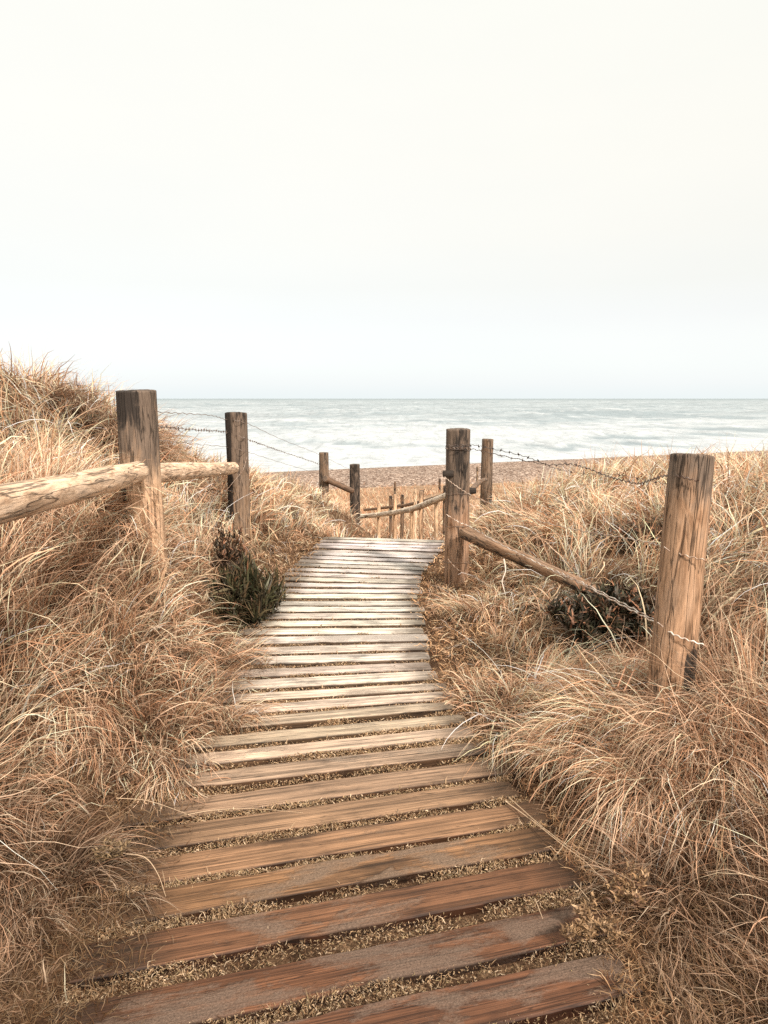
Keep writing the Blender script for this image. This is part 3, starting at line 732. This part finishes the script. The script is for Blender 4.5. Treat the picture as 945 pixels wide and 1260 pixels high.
# ------------------------------------------------------------------ grass
def blade_arrays(root, head, th0, th1, length, width, cb, ct, nseg, curl, pw=1.3, clamp=True, lift=.006, wig=.12):
    n = len(root); t = np.linspace(0, 1, nseg + 1)
    tm = (t[:-1] + t[1:]) / 2
    th = th0[:, None] + (th1 - th0)[:, None] * tm[None] ** pw
    ph = head[:, None] + curl[:, None] * tm[None] ** 1.2
    th = th + wig * rng.standard_normal(th.shape); ph = ph + wig * 1.5 * rng.standard_normal(ph.shape)
    d = np.stack([np.sin(th) * np.cos(ph), np.sin(th) * np.sin(ph), np.cos(th)], -1)
    seg = (length / nseg)[:, None, None] * d
    pos = np.concatenate([np.zeros((n, 1, 3)), np.cumsum(seg, 1)], 1) + root[:, None, :]
    if clamp:
        gz = zg(pos[..., 0], pos[..., 1]) + lift + rng.random((n, 1)) * .03 * (lift > 0)
        pos[:, 1:, 2] = np.maximum(pos[:, 1:, 2], gz[:, 1:])
    dd = np.concatenate([d, d[:, -1:]], 1)
    hx = np.stack([-np.sin(head), np.cos(head), 0 * head], -1)[:, None, :]
    nn = np.cross(dd, hx); roll = rng.uniform(-.9, .9, n)[:, None, None]
    side = hx * np.cos(roll) + nn * np.sin(roll)
    wt = (width[:, None] * np.clip(1.05 - t[None] ** 2.2, .12, 1) * .5)[..., None]
    A = pos - side * wt; B = pos + side * wt
    V = np.stack([A, B], 2)                                # n, nseg+1, 2, 3
    tt = np.clip(t[None, :, None] * 1.5, 0, 1)
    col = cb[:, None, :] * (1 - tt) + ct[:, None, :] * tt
    col = np.repeat(col[:, :, None, :], 2, 2)
    base = (np.arange(n) * (nseg + 1) * 2)[:, None]; s = (np.arange(nseg) * 2)[None]
    Q = np.stack([base + s, base + s + 1, base + s + 3, base + s + 2], -1)
    return V.reshape(-1, 3), Q.reshape(-1, 4), col.reshape(-1, 3)
def merge(parts):
    Vs, Qs, Cs = [], [], []; o = 0
    for v, q, c in parts:
        Vs.append(v); Qs.append(q + o); Cs.append(c); o += len(v)
    return np.concatenate(Vs), np.concatenate(Qs), np.concatenate(Cs)
PAL_T = np.array([(.92, .72, .53), (.84, .61, .43), (.72, .48, .32), (.60, .36, .22), (.43, .26, .15), (.92, .79, .60), (.27, .15, .09)])
PAL_W = np.array([.22, .22, .18, .13, .09, .10, .06])
def palette(n, bright=None, warm=None):
    i = rng.choice(len(PAL_T), n, p=PAL_W / PAL_W.sum())
    c = PAL_T[i] * rng.uniform(.82, 1.12, (n, 1))
    if bright is not None: c = c * bright[:, None]
    return np.clip(c * np.array([1.08, .995, .955]), 0, .92)
def roots_of(ct, f=.38): return ct * np.array([f, f * .74, f * .58])  # blade feet darkened in the colour to paint shade at the roots

def field(n, dmin, dmax, umin, umax, pw):
    """sample ground points, density falling with distance"""
    r = rng.random(n)
    if abs(pw) < 1e-6: D = dmin * (dmax / dmin) ** r
    else: D = (dmin ** pw + r * (dmax ** pw - dmin ** pw)) ** (1 / pw)
    u = rng.uniform(umin, umax, n)
    return u * D, D
EXCL = [(P(752, 762, 4.15), .42, .75), (P(792, 655, 5.4), .40, .55), (P(303, 722, 5.0), .27, .35)]
def clear(x, y):
    k = np.ones_like(x)
    for c, rr, ahead in EXCL:
        v = np.array([c.x, c.y]); dv = v / np.hypot(*v)
        al = (x - c.x) * dv[0] + (y - c.y) * dv[1]; la = np.abs(-(x - c.x) * dv[1] + (y - c.y) * dv[0])
        inside = (np.hypot(al, la) < rr) | ((al < 0) & (al > -ahead) & (la < rr * .9))
        k = np.where(inside, .02, k)
    return k
def flow(x, y):
    return math.pi * 1.6 * fbm(x * .9 + 31, y * .9 + 7, 2)
def grass_batch(n, dmin, dmax, pw, nseg, lenscale=1.0, wk=1.0, keep=None, lay=0.0, boost=1.0, wig=.10, wide=False):
    x, y = field(n, dmin, dmax, -.80, .80, pw)
    if wide: x = np.where(x > 0, x + .8 * np.maximum(y, 1.5), x - .8 * np.maximum(y, 1.5)); y = y - .6
    d, side = dist_edge(x, y)
    clump = fbm(x * 3.1 + 5, y * 3.1 + 2, 3)
    pk = sstep(-.02, .16, d + .07 * vnoise(x * 6, y * 6)) * (.55 + .45 * sstep(-.35, .25, clump))
    pk = np.where(y > 8.0, np.maximum(pk, .8), pk) * clear(x, y)
    ok = rng.random(n) < pk
    x, y, d, side, clump = x[ok], y[ok], d[ok], side[ok], clump[ok]; n = len(x)
    D = np.hypot(x, y)
    z = zg(x, y) - .01
    yy = np.where(y > 8, 1.0, 0)
    lw = np.where(side > 0, np.interp(y, [2.2, 3.0], [.5, .95]), np.interp(y, [2.2, 3.0], [.45, .62]))
    tall = np.maximum(sstep(.08, lw, d) ** 1.3, yy * .75)
    ln = (.10 + .36 * tall) * rng.uniform(.55, 1.25, n) * (1 + .35 * clump) * lenscale
    ln *= np.interp(y, [0, 2.2, 4, 8, 9.5, 14], [.85, .9, .95, 1, .8, .75])
    ln *= np.where((y > 7.9) & (y < 14) & (x > -.5) & (x < 1.25), .38, 1)
    head = flow(x, y) + 2.6 * vnoise(x * 7, y * 7) + rng.normal(0, .45, n) + 0
    th0 = np.abs(rng.normal(.35, .25, n)) + lay; th1 = th0 + np.clip(1.1 + 1.0 * vnoise(x * 6 + 70, y * 6) + rng.normal(0, .3, n), .2, 2.4)
    br = .78 + .35 * sstep(-.5, .5, fbm(x * 1.7, y * 1.7 + 50, 3)) + .22 * vnoise(x * 8 + 3, y * 8 + 90)
    near_fade = np.interp(D, [1.2, 2.0, 3.0, 4.5, 7, 14, 30], [.55, .72, .98, 1.18, 1.26, 1.34, 1.36])  # darker near the camera, paler beyond
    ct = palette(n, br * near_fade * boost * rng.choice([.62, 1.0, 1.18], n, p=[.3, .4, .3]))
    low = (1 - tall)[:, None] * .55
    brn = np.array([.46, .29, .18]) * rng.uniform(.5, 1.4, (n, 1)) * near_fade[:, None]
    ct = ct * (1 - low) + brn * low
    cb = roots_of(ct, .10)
    w = np.maximum(.0022, .00100 * D) * np.clip(np.exp(rng.normal(0, .42, n)), .5, 2.4) * wk
    return blade_arrays(np.stack([x, y, z], -1), head, th0, th1, ln, w, cb, ct, nseg, rng.normal(0, .42, n), wig=wig)
GROUP_ = None
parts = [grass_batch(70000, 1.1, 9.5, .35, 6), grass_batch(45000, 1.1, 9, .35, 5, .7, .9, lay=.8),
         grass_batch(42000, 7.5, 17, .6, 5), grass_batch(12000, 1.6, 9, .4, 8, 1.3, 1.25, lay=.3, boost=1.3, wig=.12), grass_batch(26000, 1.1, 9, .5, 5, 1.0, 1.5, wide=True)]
V, Q, Cc = merge(parts)
tag(link('dune_grass', quad_mesh('dune_grass', V, Q, Cc), M_grass, smooth=False), 'dry straw coloured marram grass covering the dune banks on both sides', 'grass', kind='stuff')
# rough grass of the far slope down to the shingle
def far_grass(n):
    x = rng.uniform(-26, 30, n); y = 15 + 25 * rng.random(n) ** 1.2
    cl = fbm(x * .5, y * .5 + 3, 3)
    t = y * 57 / shore(x)
    ok = rng.random(n) < (1 - sstep(31, 38, t + 4 * cl)) * (.45 + .55 * sstep(-.2, .3, cl)); x, y, cl = x[ok], y[ok], cl[ok]; n = len(x)
    xg = np.clip(x, -11.9, 11.9); z = zg_exact(x, y) - .02
    ct = palette(n, 1.0 + .25 * cl); ct[:, 1] *= 1.0
    ln = rng.uniform(.18, .42, n) * (1 + .5 * cl)
    return blade_arrays(np.stack([x, y, z], -1), rng.uniform(0, 6.28, n), rng.uniform(.1, .7, n), rng.uniform(.9, 1.8, n), ln, .016 * rng.uniform(.7, 1.4, n), roots_of(ct, .6), ct, 3, rng.normal(0, .5, n), clamp=False)
v, q, c = far_grass(60000)
tag(link('slope_grass', quad_mesh('slope_grass', v, q, c), M_grass, smooth=False), 'pale rough grass on the slope dropping from the crest to the shingle beach', 'grass', kind='stuff')
# short matted thatch creeping over the ends of the planks
def thatch(n):
    x, y = field(n, 1.15, 8.5, -.75, .75, .35)
    d, side = dist_edge(x, y)
    inner = np.where(side < 0, np.interp(y, [1.5, 2.5, 4, 7], [.26, .31, .26, .12]), .06)
    wav = .09 * fbm(x * 4, y * 4 + 8, 3)
    pk = sstep(-inner, -inner * .2 + .03, d + wav) * (1 - sstep(.5, .95, d)) * (y < 8.3)
    ok = rng.random(n) < pk; x, y, d, side = x[ok], y[ok], d[ok], side[ok]; n = len(x); D = np.hypot(x, y)
    z = np.maximum(zg(x, y), np.where(d < .05, .0, -.05)) + rng.uniform(-.005, .02, n)
    ln = rng.uniform(.02, .085, n) * (1 + .8 * sstep(0, .4, d))
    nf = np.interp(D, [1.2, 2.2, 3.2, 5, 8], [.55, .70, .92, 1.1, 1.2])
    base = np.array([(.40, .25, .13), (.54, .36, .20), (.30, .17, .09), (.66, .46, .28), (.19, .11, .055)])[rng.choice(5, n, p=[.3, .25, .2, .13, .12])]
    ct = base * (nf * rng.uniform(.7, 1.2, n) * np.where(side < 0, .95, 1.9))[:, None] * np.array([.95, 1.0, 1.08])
    w = np.maximum(.0018, .0009 * D) * rng.uniform(.7, 1.6, n)
    return blade_arrays(np.stack([x, y, z], -1), rng.uniform(0, 6.28, n), rng.uniform(.6, 1.5, n), rng.uniform(1.2, 2.1, n), ln, w, roots_of(ct, .5), ct, 3, rng.normal(0, 1.6, n), clamp=False, wig=.3)
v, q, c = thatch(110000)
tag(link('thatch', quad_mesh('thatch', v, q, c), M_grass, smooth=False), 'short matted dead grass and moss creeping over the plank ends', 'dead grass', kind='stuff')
# crumbs of bark, straw and dead leaf packed in the gaps between planks
def litter():
    ps = []
    X = []; Y = []; Z = []
    for i in range(len(gaps) - 1):
        a, b, w = gaps[i]; a2, b2, w2 = gaps[i + 1]
        cnt = int(np.interp(center(i).y, [1, 2, 4, 8], [6500, 6500, 3400, 1500]))
        t = rng.random(cnt)
        # edge of plank i facing away, edge of plank i+1 facing back
        p = np.array(a)[None] * (1 - t[:, None]) + np.array(b)[None] * t[:, None]
        p2 = np.array(a2)[None] * (1 - t[:, None]) + np.array(b2)[None] * t[:, None]
        dn = p2 - p; dl = np.linalg.norm(dn, axis=1, keepdims=True); dn = dn / dl
        s = w / 2 + (dl[:, 0] - w / 2 - w2 / 2) * rng.uniform(-.04, 1.04, cnt)
        fill = 1.5 * fbm(t * 9 + i * 9.1, s * 8 + i, 3)
        ok = rng.random(cnt) < (.58 + .7 * fill + .5 * (1 - sstep(0, .25, t)) + .3 * sstep(.85, 1, t))
        pp = (p + dn * s[:, None])[ok]
        X.append(pp[:, 0]); Y.append(pp[:, 1]); Z.append(np.clip(-.012 - .006 * float(np.interp(center(i).y, [3.0, 4.2], [0, 1])) + .013 * fill[ok] + rng.uniform(-.010, .008, ok.sum()), -.032, .004))
    X = np.concatenate(X); Y = np.concatenate(Y); Z = np.concatenate(Z); n = len(X)
    # a scatter of loose crumbs on the boards themselves
    m = 2600
    xs, ys = field(m, 1.3, 6, -.5, .5, .3); d, _ = dist_edge(xs, ys); ok = (rng.random(m) < .05 + .5 * sstep(-.45, -.02, d)) & (d < 0)
    X = np.r_[X, xs[ok]]; Y = np.r_[Y, ys[ok]]; Z = np.r_[Z, .004 + 0 * xs[ok]]; n = len(X)
    D = np.hypot(X, Y); nf = np.interp(D, [1.2, 2.2, 3.2, 5, 8], [.68, .86, 1.0, .72, .5])
    base = np.array([(.52, .34, .19), (.66, .46, .28), (.30, .17, .09), (.82, .62, .42), (.14, .08, .045), (.46, .34, .18)])[rng.choice(6, n, p=[.28, .22, .18, .12, .12, .08])]
    ct = base * (nf * rng.uniform(.7, 1.2, n))[:, None]
    ln = rng.uniform(.004, .018, n) * rng.choice([1, 2.2], n, p=[.93, .07]); w = np.maximum(.0016, .0008 * D) * rng.uniform(.7, 2.4, n)
    return blade_arrays(np.stack([X, Y, Z], -1), rng.uniform(0, 6.28, n), rng.uniform(.7, 1.7, n), rng.uniform(1.0, 2.1, n), ln, w, ct * .75, ct, 2, rng.normal(0, 2.2, n), clamp=False, wig=.4)
v, q, c = litter()
tag(link('leaf_litter', quad_mesh('leaf_litter', v, q, c), M_litter, smooth=False), 'brown crumbs of dead leaf, bark and straw filling the gaps between planks', 'leaf litter', kind='stuff')

# ---- individual tussocks
def tussock(px, py, D, ln, n, label, rad=.16, bright=1.0, wind=math.pi, bias=.5, th=(.15, 1.9), zoff=None):
    c0 = P(px, py, D); cx, cy = c0.x, c0.y
    gz = zgs(cx, cy)
    a = rng.uniform(0, 6.28, n); r = rad * np.sqrt(rng.random(n)); x = cx + r * np.cos(a) * 1.5; y = cy + r * np.sin(a)
    hx = np.cos(a) * (1 - bias) + math.cos(wind) * bias + rng.normal(0, .22, n); hy = np.sin(a) * (1 - bias) + math.sin(wind) * bias + rng.normal(0, .22, n)
    head = np.arctan2(hy, hx)
    th0 = np.abs(rng.normal(th[0], .16, n)) + .35 * r / rad; th1 = th0 + np.abs(rng.normal(th[1], .35, n))
    L_ = ln * rng.uniform(.6, 1.15, n)
    nl = 34; lk = rng.integers(0, nl, n); la = rng.uniform(0, 6.28, nl); lr = rad * np.sqrt(rng.random(nl))
    x = cx + lr[lk] * np.cos(la[lk]) * 1.7 + rng.normal(0, rad * .16, n); y = cy + lr[lk] * np.sin(la[lk]) + rng.normal(0, rad * .16, n)
    hx = np.cos(la) * (1 - bias) + math.cos(wind) * bias + rng.normal(0, .3, nl); hy = np.sin(la) * (1 - bias) + math.sin(wind) * bias + rng.normal(0, .3, nl)
    head = np.arctan2(hy, hx)[lk] + rng.normal(0, .20, n)
    loose = rng.random(n) < .16; head = np.where(loose, rng.uniform(0, 6.28, n), head)
    t0 = np.abs(rng.normal(th[0], .3, nl)); t1 = np.abs(rng.normal(th[1], .45, nl))
    th0 = np.abs(t0[lk] + rng.normal(0, .10, n)); th1 = th0 + np.abs(t1[lk] + rng.normal(0, .2, n))
    L_ = ln * rng.uniform(.5, 1.2, nl)[lk] * rng.uniform(.7, 1.12, n); lb = rng.uniform(.72, 1.18, nl)[lk]
    nf = float(np.interp(D, [1.2, 2.2, 3, 4.5, 7], [.6, .8, 1.0, 1.12, 1.2]))
    ct = palette(n, bright * nf * lb * rng.choice([.6, .95, 1.2], n, p=[.3, .4, .3])); cb = roots_of(ct, .11)
    w = np.maximum(.0022, .00095 * D) * np.clip(np.exp(rng.normal(0, .42, n)), .5, 2.2)
    z = zg(x, y) - .01
    v, q, c = blade_arrays(np.stack([x, y, z], -1), head, th0, th1, L_, w, cb, ct, 10, rng.normal(0, .5, n), pw=1.15, wig=.085)
    v = v - np.array([cx, cy, gz])
    o = link('grass_tussock', quad_mesh('grass_tussock', v, q, c), M_grass, smooth=False); o.location = (cx, cy, gz)
    tag(o, label, 'grass tussock', 'large marram tussocks')
    return o
tussock(672, 838, 3.45, .52, 1700, 'big pale tussock below the split rail, its blades combed over towards the leaning post', .20, 1.35, -.25, .72, th=(.35, 1.7))
tussock(612, 812, 3.7, .26, 700, 'low pale tuft at the left foot of the big combed tussock', .14, 1.1, -2.0, .4)
tussock(765, 822, 3.2, .46, 1200, 'arching blond tussock between the split rail and the foot of the leaning post', .18, 1.22, -.9, .4)
tussock(752, 905, 2.95, .50, 1500, 'long drooping tussock in the right foreground, halfway up the bank', .17, 1.3, -2.25, .72, th=(.3, 1.9))
tussock(850, 935, 2.65, .50, 1300, 'hanging tussock below the foot of the leaning right post', .17, 1.3, -2.1, .72, th=(.3, 1.9))
tussock(865, 1060, 2.2, .32, 900, 'dull brown tangled tussock lowest on the right, beside the weed', .16, .75, -2.2, .5, th=(.5, 1.7))
tussock(62, 1010, 2.25, .30, 900, 'dull brown tangled tussock lowest on the left bank', .16, .62, -.8, .5, th=(.5, 1.7))
tussock(905, 880, 2.75, .50, 1000, 'tussock to the right of the leaning post', .18, 1.0, -1.9, .4)
tussock(615, 735, 5.0, .34, 900, 'rounded tussock just right of the tall straight post', .18, 1.15, .6, .3)
tussock(700, 640, 6.2, .55, 1100, 'tall tussock on the right dune crest behind the slack wire', .25, 1.1, 2.0, .3)
tussock(640, 610, 7.6, .50, 1000, 'tussock beside the thin rear post on the right dune', .28, 1.0, 1.0, .3)
tussock(162, 700, 3.62, .36, 1100, 'upright pale tuft hiding the foot of the front left post', .20, 1.1, -1.2, .2, th=(.25, 1.0))
tussock(172, 742, 3.42, .40, 1400, 'shaggy pale tussock under the front left post', .30, 1.1, -.9, .65, th=(.3, 1.6))
tussock(120, 735, 3.2, .40, 1100, 'tangled tussock under the cut end of the left rail', .28, 1.05, -.5, .6, th=(.4, 1.5))
tussock(165, 812, 2.95, .32, 1100, 'pale tuft hanging down the left bank below the cut rail', .18, 1.15, -1.45, .8, th=(.5, 1.9))
tussock(222, 712, 4.1, .36, 1100, 'windswept tussock between the two nearest left posts', .28, 1.15, -.7, .6, th=(.4, 1.4))
tussock(118, 498, 6.6, .62, 1700, 'grey dark tussock on top of the left dune behind the first post', .30, .42, .2, .5)
tussock(180, 548, 6.9, .50, 1300, 'sloping tussock on the dune shoulder right of the first post', .28, .85, -.1, .6)
tussock(330, 598, 8.8, .50, 1000, 'tussock on the dune shoulder beyond the second left post', .32, 1.1, -.2, .6)
tussock(40, 560, 4.6, .55, 1300, 'high tussock at the left end of the dune above the rail', .28, .9, .2, .4)

# ---- shrubs
def shrub(px, py, D, w, h, n, label, cols, name='shrub', flat=False, red=.2, lsz=.05, spike=True, spiky=False):
    c0 = P(px, py, D); cx, cy = c0.x, c0.y; gz = zgs(cx, cy) - .02
    e = empty(name, (cx, cy, gz), label, 'shrub')
    ns = 46 if not flat else 60
    stems = []; tips = []
    for k in range(ns):
        a = random.uniform(0, 6.28); q = random.random() ** .6
        top = Vector((math.cos(a) * w * q, math.sin(a) * w * q * .8, h * (1 - .55 * q * q) * random.uniform(.55, 1.1)))
        base = Vector((math.cos(a) * w * .15 * q, math.sin(a) * w * .15 * q, -.03))
        mid = (top + base) / 2 + Vector((random.uniform(-1, 1), random.uniform(-1, 1), random.uniform(0, 1))) * w * .12
        pts = catmull([base, mid, top], 5); pts = [Vector((cx, cy, gz)) + p for p in pts]
        stems.append((pts, [max(.0015, .006 * (1 - i / len(pts))) for i in range(len(pts))])); tips.append(pts)
    o = link('stem', tube_mesh(stems, .004, 5), M_stem, e)
    idx = rng.integers(0, ns, n); tt = rng.uniform(.25, 1.0, n); 
    root = np.array([tuple(tips[i][min(len(tips[i]) - 1, int(t * (len(tips[i]) - 1)))]) for i, t in zip(idx, tt)]) + rng.normal(0, .018 * (w / .3), (n, 3))
    cols = np.array(cols); ci = rng.integers(0, len(cols), n); ct = cols[ci] * rng.uniform(.5, 1.4, (n, 1))
    hi = (tt > .85) & (rng.random(n) < red); ct[hi] = np.array([.33, .16, .09]) * rng.uniform(.6, 1.6, (hi.sum(), 1))
    th0 = rng.uniform(.1, .9, n) if spike else rng.uniform(.2, 1.5, n)
    if spiky: th0 = np.abs(rng.normal(.15, .5, n))
    ln = lsz * rng.uniform(.6, 1.6, n)
    v, q, c = blade_arrays(root, rng.uniform(0, 6.28, n), th0, th0 + rng.uniform(0, .7, n), ln, (ln * rng.uniform(.10, .2, n) + .003) * (.6 if spiky else 1), ct * .6, ct, 3, rng.normal(0, .4, n), clamp=False)
    link('foliage', quad_mesh('foliage', v, q, c), M_leaf, e, smooth=False)
    return e
M_stem, nt_, b_, _ = mat('twig_bark')
_n = N(nt_, 'ShaderNodeTexNoise', i_Scale=60.0); _r = ramp(nt_, [(.3, (.05, .03, .02)), (.7, (.16, .10, .065))]); nt_.links.new(_n.outputs[0], _r.inputs[0]); nt_.links.new(_r.outputs[0], b_.inputs['Base Color']); b_.inputs['Roughness'].default_value = .9
DG = [(.055, .058, .028), (.085, .082, .040), (.12, .095, .05), (.05, .04, .024), (.16, .11, .06)]
shrub(300, 722, 5.0, .32, .47, 6500, 'dark green spiky shrub at the left edge of the boardwalk, below the second post', DG, lsz=.10, red=.04, spiky=True)
shrub(282, 700, 5.3, .17, .55, 1600, 'reddish brown twiggy shrub leaning against the spiky dark one on the left bank', [(.10, .06, .035), (.05, .04, .025), (.16, .09, .05)], lsz=.045, red=.3)
shrub(758, 757, 4.15, .42, .30, 17000, 'low dark heather-like shrub under the lower wire, left of the leaning post', [(.04, .038, .022), (.065, .06, .033), (.095, .07, .042), (.12, .075, .048)], flat=True, lsz=.052, red=.2, spike=False)
shrub(795, 650, 5.4, .30, .30, 1900, 'brown and dark green shrub on the right dune just left of the leaning post', [(.05, .04, .022), (.09, .065, .035), (.15, .09, .05), (.20, .12, .07)], lsz=.045, red=.4, spike=False)
def weed(px, py, label, cols, w=.10, n=900, z=.0, h=.07, lsz=.018):
    c0 = G(px, py, z); e = empty('dried_weed', c0, label, 'weed')
    stems = []; tp = []
    for k in range(16):
        a = random.uniform(0, 6.28); q = random.uniform(.3, 1)
        b0 = Vector(c0); t0 = b0 + Vector((math.cos(a) * w * q, math.sin(a) * w * q, h * random.uniform(.4, 1)))
        m0 = (b0 + t0) / 2 + Vector((0, 0, h * .2)); pts = catmull([b0, m0, t0], 4); stems.append((pts, .0013)); tp.append(pts)
    link('stem', tube_mesh(stems, .0013, 4), M_stem, e)
    idx = rng.integers(0, 16, n); tt = rng.uniform(.3, 1, n)
    root = np.array([tuple(tp[i][min(len(tp[i]) - 1, int(t * len(tp[i])))]) for i, t in zip(idx, tt)]) + rng.normal(0, .006, (n, 3))
    cols = np.array(cols); ct = cols[rng.integers(0, len(cols), n)] * rng.uniform(.6, 1.3, (n, 1)); ln = lsz * rng.uniform(.5, 1.3, n)
    v, q, c = blade_arrays(root, rng.uniform(0, 6.28, n), rng.uniform(.3, 1.5, n), rng.uniform(1, 2, n), ln, ln * .35, ct * .7, ct, 2, rng.normal(0, 1, n), clamp=False)
    link('leaf', quad_mesh('leaf', v, q, c), M_leaf, e, smooth=False)
weed(722, 1150, 'small yellow-brown leafy weed on the right end of the lowest planks', [(.34, .21, .11), (.44, .28, .15), (.24, .14, .07)], z=.02)
weed(775, 1112, 'small brown curled weed on the right bank beside the plank ends', [(.34, .2, .1), (.46, .3, .16), (.22, .12, .07)], w=.13, z=.05)
weed(134, 1062, 'small dark curled weed at the left ends of the planks', [(.22, .15, .08), (.32, .22, .12), (.12, .08, .05)], w=.08, z=.03)

# ---- single long straws and twigs
def straw(pts, label, r=.0017, col=(.74, .56, .38), name='grass_straw', grp='long loose straws'):
    c = catmull(pts, 8); n = len(c)
    me = tube_mesh([(c, [r * (1.1 - .8 * i / n) for i in range(n)])], r, 5)
    cc = np.tile(np.array(col), (len(me.vertices), 1))
    a = me.color_attributes.new('tint', 'FLOAT_COLOR', 'POINT'); a.data.foreach_set('color', np.c_[cc, np.ones(len(cc))].astype(np.float32).ravel())
    o = link(name, me, M_grass); tag(o, label, 'straw' if name == 'grass_straw' else 'twig', grp)
z1 = .012
straw([G(622, 986, .02), G(655, 1010, .03), G(690, 1038, .05), G(722, 1062, .06), G(765, 1108, .05)], 'long pale straw lying across the right ends of the middle planks', .0022)
straw([G(626, 981, .02), G(668, 1018, .05), G(710, 1048, .09), G(780, 1085, .14)], 'long straw crossing just above another on the right plank ends', .0018)
straw([G(706, 1085, .02), G(722, 1104, .03), G(742, 1131, .02)], 'short pale straw bent over the dark right end of a plank')
straw([G(143, 982, .04), G(180, 985, .05), G(215, 996, .04), G(253, 1011, .015)], 'curved straw reaching from the left bank onto the planks')
straw([G(222, 1004, .03), G(262, 997, .03), G(310, 995, .03), G(373, 1000, .01)], 'thin nearly level straw lying along a gap left of centre', .0015)
straw([G(152, 1050, .05), G(178, 1055, .06), G(194, 1075, .04), G(204, 1103, .01)], 'hooked straw drooping over the left plank end low in the foreground', .002)
straw([G(232, 905, .05), G(250, 925, .06), G(268, 945, .02)], 'drooping straw at the left edge of the middle planks')
straw([G(658, 1106, .01), G(663, 1118, .02), G(668, 1131, .008)], 'tiny pale stick on a red-brown plank near the bottom', .0016)
straw([P(620, 688, 4.9), P(622, 702, 4.85), P(618, 716, 4.8), P(622, 732, 4.75)], 'pale bleached twig standing in the grass below the split rail', .006, (.85, .74, .62), 'twig', None)
straw([P(760, 845, 3.1), P(772, 815, 3.15), P(784, 790, 3.2), P(786, 772, 3.2)], 'upright reddish straw in front of the low dark shrub', .0035, (.66, .38, .24))
straw([P(768, 850, 3.05), P(783, 818, 3.1), P(793, 795, 3.15), P(800, 780, 3.15)], 'reddish straw just right of another before the dark shrub', .003, (.66, .40, .26))

# ------------------------------------------------------------------ world and sun
w = bpy.data.worlds.new('World'); bpy.context.scene.world = w; w.use_nodes = True
nt = w.node_tree; nt.nodes.clear(); L = nt.links
SUN_EL, SUN_AZ = R(42), R(150)      # azimuth clockwise from +Y: behind the camera, to the right
sky = nt.nodes.new('ShaderNodeTexSky'); sky.sky_type = 'NISHITA'; sky.sun_disc = False
sky.sun_elevation = SUN_EL; sky.sun_rotation = SUN_AZ; sky.air_density = 1.0; sky.dust_density = 3.0
bg1 = nt.nodes.new('ShaderNodeBackground'); bg1.inputs[1].default_value = .06; L.new(sky.outputs[0], bg1.inputs[0])
tc = nt.nodes.new('ShaderNodeTexCoord'); sx = nt.nodes.new('ShaderNodeSeparateXYZ'); L.new(tc.outputs['Generated'], sx.inputs[0])
cr = ramp(nt, [(0.0, (.80, .86, .87)), (.02, (.82, .85, .86)), (.042, (.80, .825, .83)), (.064, (.78, .785, .785)), (.108, (.755, .73, .70)), (.15, (.76, .72, .64)),
                (.21, (.81, .755, .64)), (.30, (.855, .80, .67)), (.45, (.89, .85, .725)), (1.0, (.88, .83, .70))]); L.new(sx.outputs[2], cr.inputs[0])
bg2 = nt.nodes.new('ShaderNodeBackground'); bg2.inputs[1].default_value = 1.035; cn = N(nt, 'ShaderNodeTexNoise', i_Scale=2.2, i_Detail=5.0, i_Roughness=.5)      # faint high cloud tone
mpc = N(nt, 'ShaderNodeMapping'); mpc.inputs['Scale'].default_value = (1, 1, 3.5); L.new(tc.outputs['Generated'], mpc.inputs[0]); L.new(mpc.outputs[0], cn.inputs[0])
cnr = ramp(nt, [(.3, (.98, .985, .985)), (.65, (1.012, 1.01, 1.005))]); L.new(cn.outputs[0], cnr.inputs[0])
L.new(mixc(nt, cr.outputs[0], cnr.outputs[0], 1.0, 'MULTIPLY'), bg2.inputs[0])
ad = nt.nodes.new('ShaderNodeAddShader'); L.new(bg1.outputs[0], ad.inputs[0]); L.new(bg2.outputs[0], ad.inputs[1])
wo = nt.nodes.new('ShaderNodeOutputWorld'); L.new(ad.outputs[0], wo.inputs[0])
sd = bpy.data.lights.new('sun', 'SUN'); sd.energy = 4.7; sd.angle = R(5); sd.color = (1.0, .89, .79)
so = bpy.data.objects.new('sun', sd); C.objects.link(so)
dirv = Vector((math.sin(SUN_AZ) * math.cos(SUN_EL), math.cos(SUN_AZ) * math.cos(SUN_EL), math.sin(SUN_EL)))
so.rotation_euler = dirv.to_track_quat('Z', 'Y').to_euler(); so.location = (5, -8, 12)

s = bpy.context.scene
s.view_settings.view_transform = 'Standard'; s.view_settings.look = 'None'; s.view_settings.exposure = 0
s.cycles.use_denoising = False
s.cycles.max_bounces = 6; s.cycles.diffuse_bounces = 3; s.cycles.transmission_bounces = 3
